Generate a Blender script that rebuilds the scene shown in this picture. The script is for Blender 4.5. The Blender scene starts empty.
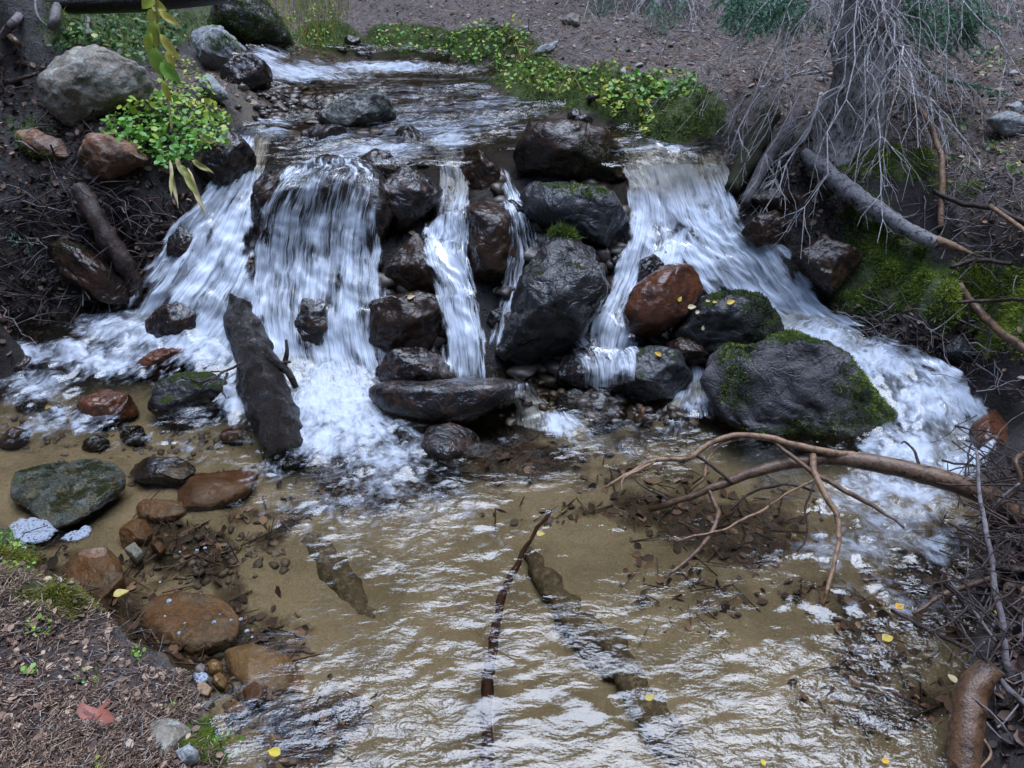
import bpy, bmesh, math, random
import numpy as np
from mathutils import Vector, Matrix
from mathutils.bvhtree import BVHTree

random.seed(7)
R = np.random.RandomState(11)
SC = bpy.context.scene
COL = SC.collection

# ------------------------------------------------------------------ camera, sky, sun, exposure
F, CX, CY, H, PITCH = 788.0, 512.0, 384.0, 1.7, math.radians(30)
cam_d = bpy.data.cameras.new('camera')
cam = bpy.data.objects.new('camera', cam_d)
COL.objects.link(cam)
cam_d.sensor_width = 36.0
cam_d.lens = 36.0 * F / 1024.0
cam_d.clip_start, cam_d.clip_end = 0.05, 400
cam.location = (0, 0, H)
cam.rotation_euler = (math.pi / 2 - PITCH, 0, 0)
SC.camera = cam

SUN_EL, SUN_ROT = math.radians(78), math.radians(40)
world = bpy.data.worlds.new('World')
SC.world = world
world.use_nodes = True
wn = world.node_tree
sky = wn.nodes.new('ShaderNodeTexSky')
sky.sky_type = 'NISHITA'
sky.sun_disc = False
sky.sun_elevation, sky.sun_rotation = SUN_EL, SUN_ROT
sky.dust_density = 0.6
sky.ozone_density = 1.0
wn.links.new(sky.outputs[0], wn.nodes['Background'].inputs[0])
wn.nodes['Background'].inputs[1].default_value = 0.15

sun_d = bpy.data.lights.new('sun', 'SUN')
sun = bpy.data.objects.new('sun', sun_d)
COL.objects.link(sun)
sun_d.energy, sun_d.angle, sun_d.color = 1.05, math.radians(58), (0.74, 0.84, 1.0)
# the sky's sun_rotation is measured clockwise from +Y
sv = Vector((math.sin(SUN_ROT) * math.cos(SUN_EL), math.cos(SUN_ROT) * math.cos(SUN_EL), math.sin(SUN_EL)))
sun.rotation_euler = sv.to_track_quat('Z', 'Y').to_euler()

SC.view_settings.view_transform = 'Standard'
SC.view_settings.look = 'None'
SC.view_settings.exposure = 2.32
SC.view_settings.gamma = 1.0
SC.view_settings.use_curve_mapping = False
SC.render.engine = 'CYCLES'
cy = SC.cycles
cy.max_bounces, cy.diffuse_bounces, cy.glossy_bounces = 7, 2, 3
cy.transmission_bounces, cy.transparent_max_bounces = 4, 24
cy.caustics_reflective = cy.caustics_refractive = False
cy.use_denoising = True
cy.sample_clamp_indirect = 4.0

# ------------------------------------------------------------------ maths helpers
CS, SN = math.cos(PITCH), math.sin(PITCH)
CAM = np.array([0, 0, H])
RIGHT = np.array([1.0, 0, 0])
UP = np.array([0, SN, CS])
FWD = np.array([0, CS, -SN])

def ray(px, py):
    u, v = (px - CX) / F, (CY - py) / F
    return FWD + RIGHT * u + UP * v

def at_z(px, py, z):
    d = ray(px, py)
    return CAM + d * ((z - H) / d[2])

def at_t(px, py, t):
    return CAM + ray(px, py) * t

def project(P):
    """world points (n,3) -> pixel x, pixel y, depth along the axis"""
    Q = P - CAM
    t = Q @ FWD
    t = np.where(np.abs(t) < 1e-6, 1e-6, t)
    return CX + F * (Q @ RIGHT) / t, CY - F * (Q @ UP) / t, t

_rs = np.random.RandomState(5)
_perm = _rs.permutation(256)
_perm = np.concatenate([_perm, _perm, _perm])
_grad = _rs.normal(size=(256, 3))
_grad /= np.linalg.norm(_grad, axis=1)[:, None]

def perlin(P):
    P = np.asarray(P, float)
    i = np.floor(P).astype(int)
    f = P - i
    w = f * f * f * (f * (f * 6 - 15) + 10)
    out = 0
    for dx in (0, 1):
        for dy in (0, 1):
            for dz in (0, 1):
                h = _perm[(_perm[(_perm[(i[:, 0] + dx) & 255] + i[:, 1] + dy) & 255] + i[:, 2] + dz) & 255]
                g = _grad[h]
                d = (f[:, 0] - dx) * g[:, 0] + (f[:, 1] - dy) * g[:, 1] + (f[:, 2] - dz) * g[:, 2]
                wx = w[:, 0] if dx else 1 - w[:, 0]
                wy = w[:, 1] if dy else 1 - w[:, 1]
                wz = w[:, 2] if dz else 1 - w[:, 2]
                out = out + d * wx * wy * wz
    return out * 1.6

def fbm(P, octv=4, gain=0.5):
    s, a = 0, 1.0
    P = np.asarray(P, float)
    for k in range(octv):
        s = s + a * perlin(P + 17.3 * k)
        P = P * 2.03
        a *= gain
    return s

def sstep(a, b, x):
    t = np.clip((x - a) / (b - a), 0, 1)
    return t * t * (3 - 2 * t)

class RBF:
    """surface through scattered heights: kernel r plus a plane"""
    def __init__(self, pts, lam=0.004):
        pts = np.array(pts, float)
        self.X = pts[:, :2]
        n = len(pts)
        D = np.linalg.norm(self.X[:, None] - self.X[None], axis=2)
        A = np.zeros((n + 3, n + 3))
        A[:n, :n] = -np.sqrt(D * D + 0.0064) + lam * np.eye(n)
        A[:n, n] = 1
        A[:n, n + 1:] = self.X
        A[n:, :n] = A[:n, n:].T
        b = np.zeros(n + 3)
        b[:n] = pts[:, 2]
        self.w = np.linalg.solve(A, b)
    def __call__(self, x, y):
        x = np.asarray(x, float); y = np.asarray(y, float)
        sh = x.shape
        x = x.ravel(); y = y.ravel()
        n = len(self.X)
        out = np.empty(len(x))
        for s in range(0, len(x), 20000):
            e = s + 20000
            D = np.sqrt((x[s:e, None] - self.X[:, 0]) ** 2 + (y[s:e, None] - self.X[:, 1]) ** 2 + 0.0064)
            out[s:e] = -D @ self.w[:n] + self.w[n] + self.w[n + 1] * x[s:e] + self.w[n + 2] * y[s:e]
        return out.reshape(sh)

def spline(pts, n):
    """Catmull-Rom through the points, n samples; pts (k,d)"""
    P = np.array(pts, float)
    if len(P) == 2:
        s = np.linspace(0, 1, n)[:, None]
        return P[0] * (1 - s) + P[1] * s
    P = np.vstack([2 * P[0] - P[1], P, 2 * P[-1] - P[-2]])
    k = len(P) - 3
    s = np.linspace(0, k - 1e-9, n)
    i = s.astype(int)
    f = (s - i)[:, None]
    a, b, c, d = P[i], P[i + 1], P[i + 2], P[i + 3]
    return 0.5 * (2 * b + (c - a) * f + (2 * a - 5 * b + 4 * c - d) * f ** 2 + (3 * b - a - 3 * c + d) * f ** 3)

# ------------------------------------------------------------------ object helpers
def obj(name, verts, faces, mat, parent=None, smooth=True, loc=None, attrs=None, uv=None, mats=None, midx=None):
    me = bpy.data.meshes.new(name)
    verts = np.asarray(verts, float)
    if loc is not None:
        verts = verts - np.asarray(loc, float)
    if isinstance(faces, np.ndarray) and faces.ndim == 2:
        k = faces.shape[1]
        me.vertices.add(len(verts))
        me.vertices.foreach_set('co', verts.ravel())
        me.loops.add(faces.size)
        me.loops.foreach_set('vertex_index', faces.ravel().astype(np.int32))
        me.polygons.add(len(faces))
        me.polygons.foreach_set('loop_start', np.arange(0, faces.size, k, dtype=np.int32))
        me.update(calc_edges=True)
        me.validate()
    else:
        me.from_pydata([tuple(v) for v in verts], [], [tuple(f) for f in faces])
    for m in (mats or [mat]):
        me.materials.append(m)
    if midx is not None:
        me.polygons.foreach_set('material_index', np.asarray(midx, np.int32))
    if smooth:
        me.polygons.foreach_set('use_smooth', np.ones(len(me.polygons), bool))
    for k_, v_ in (attrs or {}).items():
        a = me.attributes.new(k_, 'FLOAT', 'POINT')
        a.data.foreach_set('value', np.asarray(v_, np.float32))
    if uv is not None:
        l = me.uv_layers.new(name='flow')
        li = np.empty(len(me.loops), np.int32)
        me.loops.foreach_get('vertex_index', li)
        l.data.foreach_set('uv', np.asarray(uv, np.float32)[li].ravel())
    o = bpy.data.objects.new(name, me)
    COL.objects.link(o)
    if loc is not None:
        o.location = loc
    if parent is not None:
        o.parent = parent
        o.location = np.asarray(loc if loc is not None else (0, 0, 0)) - np.array(parent.location)
        if loc is None:
            o.location = -np.array(parent.location)
    return o

def tag(o, label=None, cat=None, group=None, kind=None):
    if label: o['label'] = label
    if cat: o['category'] = cat
    if group: o['group'] = group
    if kind: o['kind'] = kind
    return o

def empty(name, loc):
    o = bpy.data.objects.new(name, None)
    o.empty_display_size = 0.1
    COL.objects.link(o)
    o.location = loc
    return o

def grid_faces(nu, nv):
    i = np.arange(nu * nv).reshape(nv, nu)
    return np.stack([i[:-1, :-1].ravel(), i[:-1, 1:].ravel(), i[1:, 1:].ravel(), i[1:, :-1].ravel()], 1)

def bvh_of(verts, faces):
    return BVHTree.FromPolygons([tuple(v) for v in verts], [tuple(f) for f in faces])

class MB:
    """collects loose pieces into ONE mesh"""
    def __init__(self):
        self.v, self.f, self.n, self.m = [], [], 0, []
    def add(self, v, f, mi=0):
        v = np.asarray(v, float)
        self.v.append(v)
        self.f += [tuple(int(i) + self.n for i in q) for q in f]
        self.m += [mi] * len(f)
        self.n += len(v)
    def tube(self, path, rad, k=6, mi=0, rough=0.0, seed=0, cap=True):
        P = np.asarray(path, float)
        n = len(P)
        r = np.interp(np.linspace(0, 1, n), np.linspace(0, 1, len(rad)), rad) if np.ndim(rad) else np.full(n, rad)
        T = np.gradient(P, axis=0)
        T /= np.linalg.norm(T, axis=1)[:, None] + 1e-9
        ref = np.array([0.3, 0.2, 0.93]) if abs(T[0, 2]) < 0.8 else np.array([0.9, 0.3, 0.1])
        a = np.cross(T[0], ref); a /= np.linalg.norm(a)
        rings = []
        for i in range(n):
            a = a - T[i] * (a @ T[i]); a /= np.linalg.norm(a) + 1e-9
            b = np.cross(T[i], a)
            th = np.arange(k) * 2 * math.pi / k
            rr = np.full(k, r[i])
            rings.append((P[i], a, b, th, rr))
        V = np.vstack([c + (np.cos(th) * rr)[:, None] * a_ + (np.sin(th) * rr)[:, None] * b_ for c, a_, b_, th, rr in rings])
        if rough:
            C = np.repeat(P, k, 0)
            N = V - C
            sc = 1.2 / max(r.max(), 1e-4)
            al = np.repeat(np.arange(n), k)[:, None] * 0
            nz = fbm(V * [sc, sc, sc * 0.8] + seed * 7.7, 4)
            V = C + N * (1 + rough * nz)[:, None]
        fs = []
        for i in range(n - 1):
            for j in range(k):
                fs.append((i * k + j, i * k + (j + 1) % k, (i + 1) * k + (j + 1) % k, (i + 1) * k + j))
        if cap:
            fs.append(tuple(range(k - 1, -1, -1)))
            fs.append(tuple((n - 1) * k + j for j in range(k)))
        self.add(V, fs, mi)
    def build(self, name, mat, parent=None, smooth=True, loc=None, mats=None):
        v = np.vstack(self.v)
        return obj(name, v, self.f, mat, parent, smooth, loc, mats=mats, midx=self.m if mats else None)

# ------------------------------------------------------------------ node helpers
class NT:
    def __init__(self, name):
        self.mat = bpy.data.materials.new(name)
        self.mat.use_nodes = True
        self.t = self.mat.node_tree
        self.t.nodes.clear()
        self.out = self.t.nodes.new('ShaderNodeOutputMaterial')
    def n(self, typ, **kw):
        nd = self.t.nodes.new('ShaderNode' + typ)
        for k, v in kw.items():
            if k.startswith('i_'):
                self.put(nd.inputs[k[2:].replace('_', ' ')], v)
            else:
                setattr(nd, k, v)
        return nd
    def put(self, sock, v):
        if hasattr(v, 'links') or isinstance(v, bpy.types.NodeSocket):
            self.t.links.new(v, sock)
        elif isinstance(v, (tuple, list)) and sock.type == 'RGBA' and len(v) == 3:
            sock.default_value = (*v, 1)
        else:
            sock.default_value = v
    def coord(self, kind='Object', scale=(1, 1, 1), off=(0, 0, 0)):
        tc = self.n('TexCoord')
        mp = self.n('Mapping')
        self.t.links.new(tc.outputs[kind], mp.inputs[0])
        mp.inputs['Scale'].default_value = scale
        mp.inputs['Location'].default_value = off
        return mp.outputs[0]
    def noise(self, vec, scale, detail=4, rough=0.6, dist=0.0):
        nd = self.n('TexNoise')
        self.put(nd.inputs['Vector'], vec)
        nd.inputs['Scale'].default_value = scale
        nd.inputs['Detail'].default_value = detail
        nd.inputs['Roughness'].default_value = rough
        nd.inputs['Distortion'].default_value = dist
        return nd.outputs['Fac']
    def voro(self, vec, scale, feature='F1', out='Distance'):
        nd = self.n('TexVoronoi', feature=feature)
        self.put(nd.inputs['Vector'], vec)
        nd.inputs['Scale'].default_value = scale
        return nd.outputs[out]
    def ramp(self, fac, stops, interp='LINEAR'):
        nd = self.n('ValToRGB')
        nd.color_ramp.interpolation = interp
        el = nd.color_ramp.elements
        while len(el) < len(stops):
            el.new(0.5)
        for e, (p, c) in zip(el, stops):
            e.position = p
            e.color = (c, c, c, 1) if np.ndim(c) == 0 else (*c, 1)
        self.put(nd.inputs[0], fac)
        return nd.outputs[0]
    def mix(self, fac, a, b, blend='MIX'):
        nd = self.n('Mix', data_type='RGBA', blend_type=blend)
        self.put(nd.inputs[0], fac)
        self.put(nd.inputs[6], a)
        self.put(nd.inputs[7], b)
        return nd.outputs[2]
    def math(self, op, a, b=0.0, clamp=False):
        nd = self.n('Math', operation=op, use_clamp=clamp)
        self.put(nd.inputs[0], a)
        self.put(nd.inputs[1], b)
        return nd.outputs[0]
    def maprange(self, v, a, b, c=0.0, d=1.0):
        nd = self.n('MapRange', interpolation_type='SMOOTHSTEP')
        self.put(nd.inputs[0], v)
        for s, x in zip(('From Min', 'From Max', 'To Min', 'To Max'), (a, b, c, d)):
            self.put(nd.inputs[s], x)
        return nd.outputs[0]
    def attr(self, name):
        return self.n('Attribute', attribute_name=name).outputs['Fac']
    def bump(self, h, strength=0.5, dist=0.01, normal=None):
        nd = self.n('Bump')
        nd.inputs['Strength'].default_value = strength
        nd.inputs['Distance'].default_value = dist
        self.put(nd.inputs['Height'], h)
        if normal is not None:
            self.put(nd.inputs['Normal'], normal)
        return nd.outputs[0]
    def principled(self, color, rough, normal=None, spec=0.5, coat=0.0, coat_rough=0.1, trans=0.0):
        nd = self.n('BsdfPrincipled')
        self.put(nd.inputs['Base Color'], color)
        self.put(nd.inputs['Roughness'], rough)
        nd.inputs['Specular IOR Level'].default_value = spec
        self.put(nd.inputs['Coat Weight'], coat)
        self.put(nd.inputs['Coat Roughness'], coat_rough)
        if normal is not None:
            self.put(nd.inputs['Normal'], normal)
            self.put(nd.inputs['Coat Normal'], normal)
        return nd.outputs[0]
    def upness(self):
        g = self.n('NewGeometry')
        s = self.n('SeparateXYZ')
        self.t.links.new(g.outputs['Normal'], s.inputs[0])
        return s.outputs[2]
    def shader_mix(self, fac, a, b):
        nd = self.n('MixShader')
        self.put(nd.inputs[0], fac)
        self.t.links.new(a, nd.inputs[1])
        self.t.links.new(b, nd.inputs[2])
        return nd.outputs[0]
    def done(self, sh):
        self.t.links.new(sh, self.out.inputs[0])
        return self.mat

# ------------------------------------------------------------------ materials
def rock_mat(name, c1, c2, c3, rough=(0.15, 0.5), moss=0.0, lichen=0.0, coat=0.0, bump=0.6, scale=1.0, mossc=((0.02, 0.035, 0.008), (0.07, 0.10, 0.02)), grain=1.0):
    m = NT(name)
    co = m.coord('Object')
    big = m.noise(co, 5 * scale, 5, 0.6, 0.4)
    mid = m.noise(co, 20 * scale, 5, 0.6, 0.5)
    fine = m.noise(co, 130 * scale, 3, 0.7)
    col = m.mix(m.ramp(big, [(0.35, 0.0), (0.65, 1.0)]), c1, c2)
    col = m.mix(m.math('MULTIPLY', m.ramp(mid, [(0.48, 0.0), (0.66, 1.0)]), 0.75), col, c3)
    col = m.mix(0.55, col, m.ramp(fine, [(0.3, 0.45), (0.7, 1.5)]), 'MULTIPLY')
    if lichen:
        li = m.noise(co, 14 * scale, 7, 0.75, 0.6)
        col = m.mix(m.math('MULTIPLY', m.ramp(li, [(0.52, 0.0), (0.60, 1.0)]), lichen), col, (0.34, 0.36, 0.33))
        li2 = m.voro(co, 60 * scale)
        col = m.mix(m.math('MULTIPLY', m.ramp(li2, [(0.12, 1.0), (0.3, 0.0)]), lichen * 0.5), col, (0.42, 0.42, 0.38))
    crack = m.voro(m.mix(0.25, co, m.n('TexNoise', i_Vector=co, i_Scale=6.0).outputs['Color']), 7 * scale, 'DISTANCE_TO_EDGE')
    crk = m.ramp(crack, [(0.0, 0.0), (0.035, 1.0)])
    wetn = m.noise(co, 8 * scale, 4, 0.65, 0.8)
    ro = m.math('ADD', m.math('MULTIPLY', m.ramp(wetn, [(0.40, 0.0), (0.62, 1.0)]), rough[1] - rough[0]), rough[0])
    h = m.math('ADD', m.math('MULTIPLY', mid, 0.8), m.math('MULTIPLY', fine, 0.14 * grain))
    h = m.math('ADD', h, m.math('MULTIPLY', crk, 0.10))
    ctv = m.math('MULTIPLY', m.ramp(wetn, [(0.45, 1.0), (0.62, 0.15)]), coat) if coat else 0.0
    if moss:
        up = m.upness()
        mn = m.noise(co, 9 * scale, 6, 0.7, 0.3)
        mk = m.math('ADD', m.math('MULTIPLY', up, 0.55), mn)
        mk = m.maprange(mk, 1.12 - 0.6 * moss, 1.24 - 0.6 * moss)
        mfine = m.noise(co, 160, 4, 0.8)
        mc = m.mix(m.ramp(mfine, [(0.3, 0.0), (0.7, 1.0)]), mossc[0], mossc[1])
        col = m.mix(mk, col, mc)
        ro = m.mix(mk, ro, (0.9, 0.9, 0.9))
        h = m.math('ADD', h, m.math('MULTIPLY', mk, m.math('MULTIPLY', mfine, 1.2)))
        ctv = m.math('MULTIPLY', m.math('SUBTRACT', 1.0, mk), ctv)
    nb = m.bump(h, bump, 0.02)
    return m.done(m.principled(col, ro, nb, 0.12 if coat else 0.4, ctv, 0.05))

BLK, DRK, RUST = (0.008, 0.007, 0.008), (0.022, 0.018, 0.018), (0.075, 0.028, 0.012)
M = {}
M['wet_black'] = rock_mat('wet_black_rock', BLK, DRK, (0.066, 0.034, 0.020), (0.10, 0.34), coat=0.9, bump=0.7)
M['wet_brown'] = rock_mat('wet_brown_rock', (0.020, 0.012, 0.009), (0.050, 0.026, 0.015), (0.013, 0.010, 0.010), (0.16, 0.45), coat=0.6, bump=0.6)
M['wet_shale'] = rock_mat('wet_slaty_rock', (0.012, 0.012, 0.013), (0.026, 0.026, 0.028), (0.030, 0.020, 0.015), (0.12, 0.36), moss=0.20, coat=0.9, bump=0.9, scale=1.2)
M['wet_grey'] = rock_mat('wet_grey_rock', (0.028, 0.028, 0.031), (0.058, 0.058, 0.062), (0.016, 0.014, 0.014), (0.14, 0.45), moss=0.22, coat=0.7, bump=0.8)
M['wet_rust'] = rock_mat('wet_rusty_rock', (0.11, 0.040, 0.018), (0.055, 0.022, 0.014), (0.025, 0.018, 0.016), (0.16, 0.4), coat=0.6, bump=0.5)
M['mossy_black'] = rock_mat('mossy_black_rock', (0.018, 0.018, 0.02), (0.036, 0.034, 0.034), (0.06, 0.055, 0.05), (0.22, 0.55), moss=0.36, coat=0.4, bump=0.9)
M['mossy_boulder'] = rock_mat('mossy_grey_boulder', (0.060, 0.056, 0.060), (0.12, 0.112, 0.118), (0.022, 0.02, 0.021), (0.25, 0.55), moss=0.27, coat=0.4, bump=1.0, grain=1.6)
M['lichen'] = rock_mat('lichen_grey_rock', (0.16, 0.135, 0.105), (0.23, 0.205, 0.17), (0.09, 0.065, 0.045), (0.6, 0.85), lichen=0.7, bump=0.7)
M['pale'] = rock_mat('pale_grey_rock', (0.22, 0.23, 0.24), (0.32, 0.33, 0.34), (0.12, 0.12, 0.12), (0.5, 0.8), moss=0.25, lichen=0.35, bump=0.6)
M['wet_lichen'] = rock_mat('wet_lichen_rock', (0.05, 0.048, 0.046), (0.11, 0.11, 0.10), (0.025, 0.022, 0.02), (0.2, 0.5), moss=0.3, lichen=0.4, coat=0.5, bump=0.8)
M['rust_dry'] = rock_mat('rusty_dry_rock', (0.19, 0.085, 0.042), (0.13, 0.065, 0.04), (0.22, 0.18, 0.15), (0.45, 0.75), bump=0.7)
M['sunk_orange'] = rock_mat('sunken_orange_stone', (0.16, 0.078, 0.034), (0.10, 0.054, 0.028), (0.05, 0.034, 0.02), (0.4, 0.7), lichen=0.12, bump=0.8)
M['sunk_brown'] = rock_mat('sunken_brown_stone', (0.09, 0.038, 0.016), (0.055, 0.026, 0.014), (0.12, 0.055, 0.025), (0.4, 0.7), bump=0.4)
M['sunk_tan'] = rock_mat('sunken_tan_stone', (0.17, 0.105, 0.05), (0.20, 0.11, 0.045), (0.07, 0.045, 0.025), (0.4, 0.7), bump=0.5)
M['mossy_slab'] = rock_mat('mossy_wet_slab', (0.022, 0.026, 0.016), (0.055, 0.06, 0.045), (0.09, 0.06, 0.015), (0.25, 0.6), moss=0.12, coat=0.8, bump=1.2, lichen=.18, mossc=((0.012, 0.02, 0.008), (0.09, 0.085, 0.015)), grain=3.0)
M['wet_log'] = rock_mat('wet_rotten_log', (0.004, 0.0035, 0.0035), (0.013, 0.008, 0.006), (0.026, 0.014, 0.009), (0.2, 0.6), coat=0.5, bump=1.0, scale=1.6, grain=3.0)
M['pebble'] = rock_mat('pebble_stone', (0.10, 0.075, 0.06), (0.17, 0.15, 0.14), (0.05, 0.04, 0.035), (0.3, 0.7), bump=0.3, scale=3)

def ground_mat():
    m = NT('ground_soil')
    co = m.coord('Object')
    n1, n2, n3 = m.noise(co, 3, 5, 0.6), m.noise(co, 18, 6, 0.7), m.noise(co, 90, 4, 0.7)
    soil = m.mix(m.ramp(n2, [(0.4, 0.0), (0.75, 1.0)]), (0.007, 0.005, 0.005), (0.026, 0.017, 0.014))
    lit = m.mix(m.ramp(n2, [(0.3, 0.0), (0.7, 1.0)]), (0.060, 0.045, 0.040), (0.145, 0.118, 0.108))
    lit = m.mix(m.ramp(n3, [(0.55, 0.0), (0.7, 1.0)]), lit, (0.23, 0.19, 0.175))
    col = m.mix(m.attr('litter'), soil, lit)
    # stream bed: sand, with brown leaf and silt patches
    sand = m.mix(m.ramp(n1, [(0.3, 0.0), (0.7, 1.0)]), (0.225, 0.176, 0.108), (0.295, 0.242, 0.160))
    n0 = m.noise(co, 1.7, 6, 0.7, 1.0)
    sand = m.mix(m.ramp(n0, [(0.42, 0.0), (0.62, 0.75)]), sand, (0.13, 0.105, 0.06))
    sand = m.mix(m.math('MULTIPLY', m.ramp(n3, [(0.5, 0.0), (0.75, 1.0)]), 0.5), sand, (0.15, 0.115, 0.065))
    silt = m.mix(m.ramp(n2, [(0.4, 0.0), (0.65, 1.0)]), (0.020, 0.015, 0.011), (0.075, 0.045, 0.022))
    dmask = m.maprange(m.math('ADD', m.attr('debris'), m.math('MULTIPLY', m.math('SUBTRACT', n2, 0.5), 0.9)), 0.30, 0.75)
    sand = m.mix(dmask, sand, silt)
    col = m.mix(m.attr('sand'), col, sand)
    mk = m.maprange(m.math('ADD', m.attr('moss'), m.math('MULTIPLY', m.math('SUBTRACT', n2, 0.5), 1.2)), 0.4, 0.6)
    mossc = m.mix(m.ramp(n3, [(0.3, 0.0), (0.7, 1.0)]), (0.014, 0.026, 0.006), (0.06, 0.085, 0.014))
    col = m.mix(mk, col, mossc)
    h = m.math('ADD', m.math('MULTIPLY', n2, 1.0), m.math('MULTIPLY', n3, 0.4))
    nb = m.bump(h, 0.9, 0.02)
    ro = m.mix(m.attr('wet'), (0.85, 0.85, 0.85), m.ramp(n2, [(0.45, 0.18), (0.6, 0.6)]))
    return m.done(m.principled(col, ro, nb, 0.4))
M['ground'] = ground_mat()

def foam_shader(m, nb=None, c=(0.80, 0.86, 0.96, 1)):
    d = m.n('BsdfDiffuse')
    d.inputs[0].default_value = c
    t = m.n('BsdfTranslucent')
    t.inputs[0].default_value = c
    if nb is not None:
        m.put(d.inputs['Normal'], nb)
    return m.shader_mix(0.3, d.outputs[0], t.outputs[0])

def clear_water(m, nb, ior, tint, rough=0.03):
    fr = m.n('Fresnel')
    m.put(fr.inputs['IOR'], ior)
    m.put(fr.inputs['Normal'], nb)
    g = m.n('BsdfGlossy')
    g.inputs['Roughness'].default_value = rough
    m.put(g.inputs['Normal'], nb)
    t = m.n('BsdfTransparent')
    m.put(t.inputs[0], (*tint, 1))
    return m.shader_mix(fr.outputs[0], t.outputs[0], g.outputs[0])

def flow_noise(m, su, sv, det=4, rough=0.6, dist=0.3, off=0.0, warp=0.012):
    uvn = m.n('UVMap', uv_map='flow').outputs[0]
    wv = m.n('TexNoise'); m.put(wv.inputs['Vector'], uvn); wv.inputs['Scale'].default_value = 9.0; wv.inputs['Detail'].default_value = 2
    va = m.n('VectorMath', operation='MULTIPLY_ADD')
    m.put(va.inputs[0], wv.outputs['Color']); va.inputs[1].default_value = (warp * 2, warp * 2, 0); m.put(va.inputs[2], uvn)
    mp = m.n('Mapping'); m.put(mp.inputs[0], va.outputs[0])
    mp.inputs['Scale'].default_value = (su, sv, 1); mp.inputs['Location'].default_value = (off, off * 1.7, off)
    return m.noise(mp.outputs[0], 1.0, det, rough, dist)

def water_mat(name, ior, tint, bscale=1.0, fsu=60, fsv=14):
    """running water: clear and glossy, foam where the 'foam' attribute says; flow UV = (across, along) in metres"""
    m = NT(name)
    co = m.coord('Object')
    w1 = m.noise(m.coord('Object', (15, 34, 20)), 1.0, 3, 0.55, 0.8)
    w2 = m.noise(m.coord('Object', (70 * bscale, 110 * bscale, 90)), 1.0, 2, 0.55, 0.6)
    h = m.math('ADD', w1, m.math('MULTIPLY', w2, 0.30))
    bn = m.n('Bump')
    m.put(bn.inputs['Strength'], m.math('MULTIPLY', m.attr('ripple'), 0.36))
    bn.inputs['Distance'].default_value = 0.02
    m.put(bn.inputs['Height'], h)
    nb = bn.outputs[0]
    s1, s2 = flow_noise(m, fsu, fsv, 4), flow_noise(m, fsu * .3, fsv * .35, 3, off=4.0)
    fl = flow_noise(m, fsu * 1.7, fsv * 1.6, 3, off=8.0, warp=.03)
    lg = m.noise(co, 14, 5, 0.65, 1.2)
    fa = m.attr('foam')
    v = m.math('MULTIPLY', fa, 1.55)
    for q, k in ((s1, 1.7), (s2, 1.3), (fl, 0.9), (lg, 1.4)):
        v = m.math('ADD', v, m.math('MULTIPLY', m.math('SUBTRACT', q, 0.5), k))
    mask = m.math('MULTIPLY', m.math('MULTIPLY', m.maprange(v, 0.55, 2.0), 0.96), m.maprange(fa, 0.02, 0.15))
    fb = m.bump(m.math('ADD', m.math('ADD', s1, s2), m.math('MULTIPLY', fl, 0.3)), 0.4, 0.03)
    sh = m.shader_mix(mask, clear_water(m, nb, ior, tint), foam_shader(m, fb, (0.66, 0.72, 0.83, 1)))
    return m.done(sh)
M['pool'] = water_mat('pool_water', 1.72, (0.83, 0.78, 0.68))
M['upper'] = water_mat('upper_water', 1.8, (0.72, 0.64, 0.52), fsu=45, fsv=22)

def fall_mat(name, su=130.0, sv=3.2, seed=0.0, k=2.8, lo=0.0, hi=1.1, warp=0.010):
    m = NT(name)
    s1, s2, s3 = flow_noise(m, su, sv, 4, off=seed, warp=warp), flow_noise(m, su * .27, sv * .6, 3, .6, .6, seed + 3, warp), flow_noise(m, su * 2.4, sv * 3, 2, .6, .2, seed + 7, warp)
    s = m.math('ADD', m.math('ADD', m.math('MULTIPLY', s1, 0.45), m.math('MULTIPLY', s2, 0.38)), m.math('MULTIPLY', s3, 0.17))
    dn = m.attr('foam')
    v = m.math('ADD', dn, m.math('MULTIPLY', m.math('SUBTRACT', s, 0.5), k))
    mask = m.math('MULTIPLY', m.math('MULTIPLY', m.maprange(v, lo, hi), 0.98), m.maprange(dn, 0.0, 0.35))
    nb = m.bump(s, 0.45, 0.02)
    clear = clear_water(m, nb, 1.22, (0.93, 0.93, 0.93), 0.16)
    tr = m.n('BsdfTransparent')
    clear = m.shader_mix(m.maprange(dn, 0.0, 0.15), tr.outputs[0], clear)
    return m.done(m.shader_mix(mask, clear, foam_shader(m, nb)))
M['fall'] = fall_mat('falling_water', 120, 3.6, k=5.6, lo=0.1, hi=1.2, warp=0.016)
M['fall2'] = fall_mat('falling_water_inner', 80, 2.6, 3.3, 4.0)
M['chute'] = fall_mat('rushing_white_water', 55, 8.0, 6.1, 4.2, 0.05, 1.3, 0.05)
M['run'] = fall_mat('running_white_water', 42, 8, 9.1, 3.8, 0.05, 1.25, 0.06)

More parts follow.
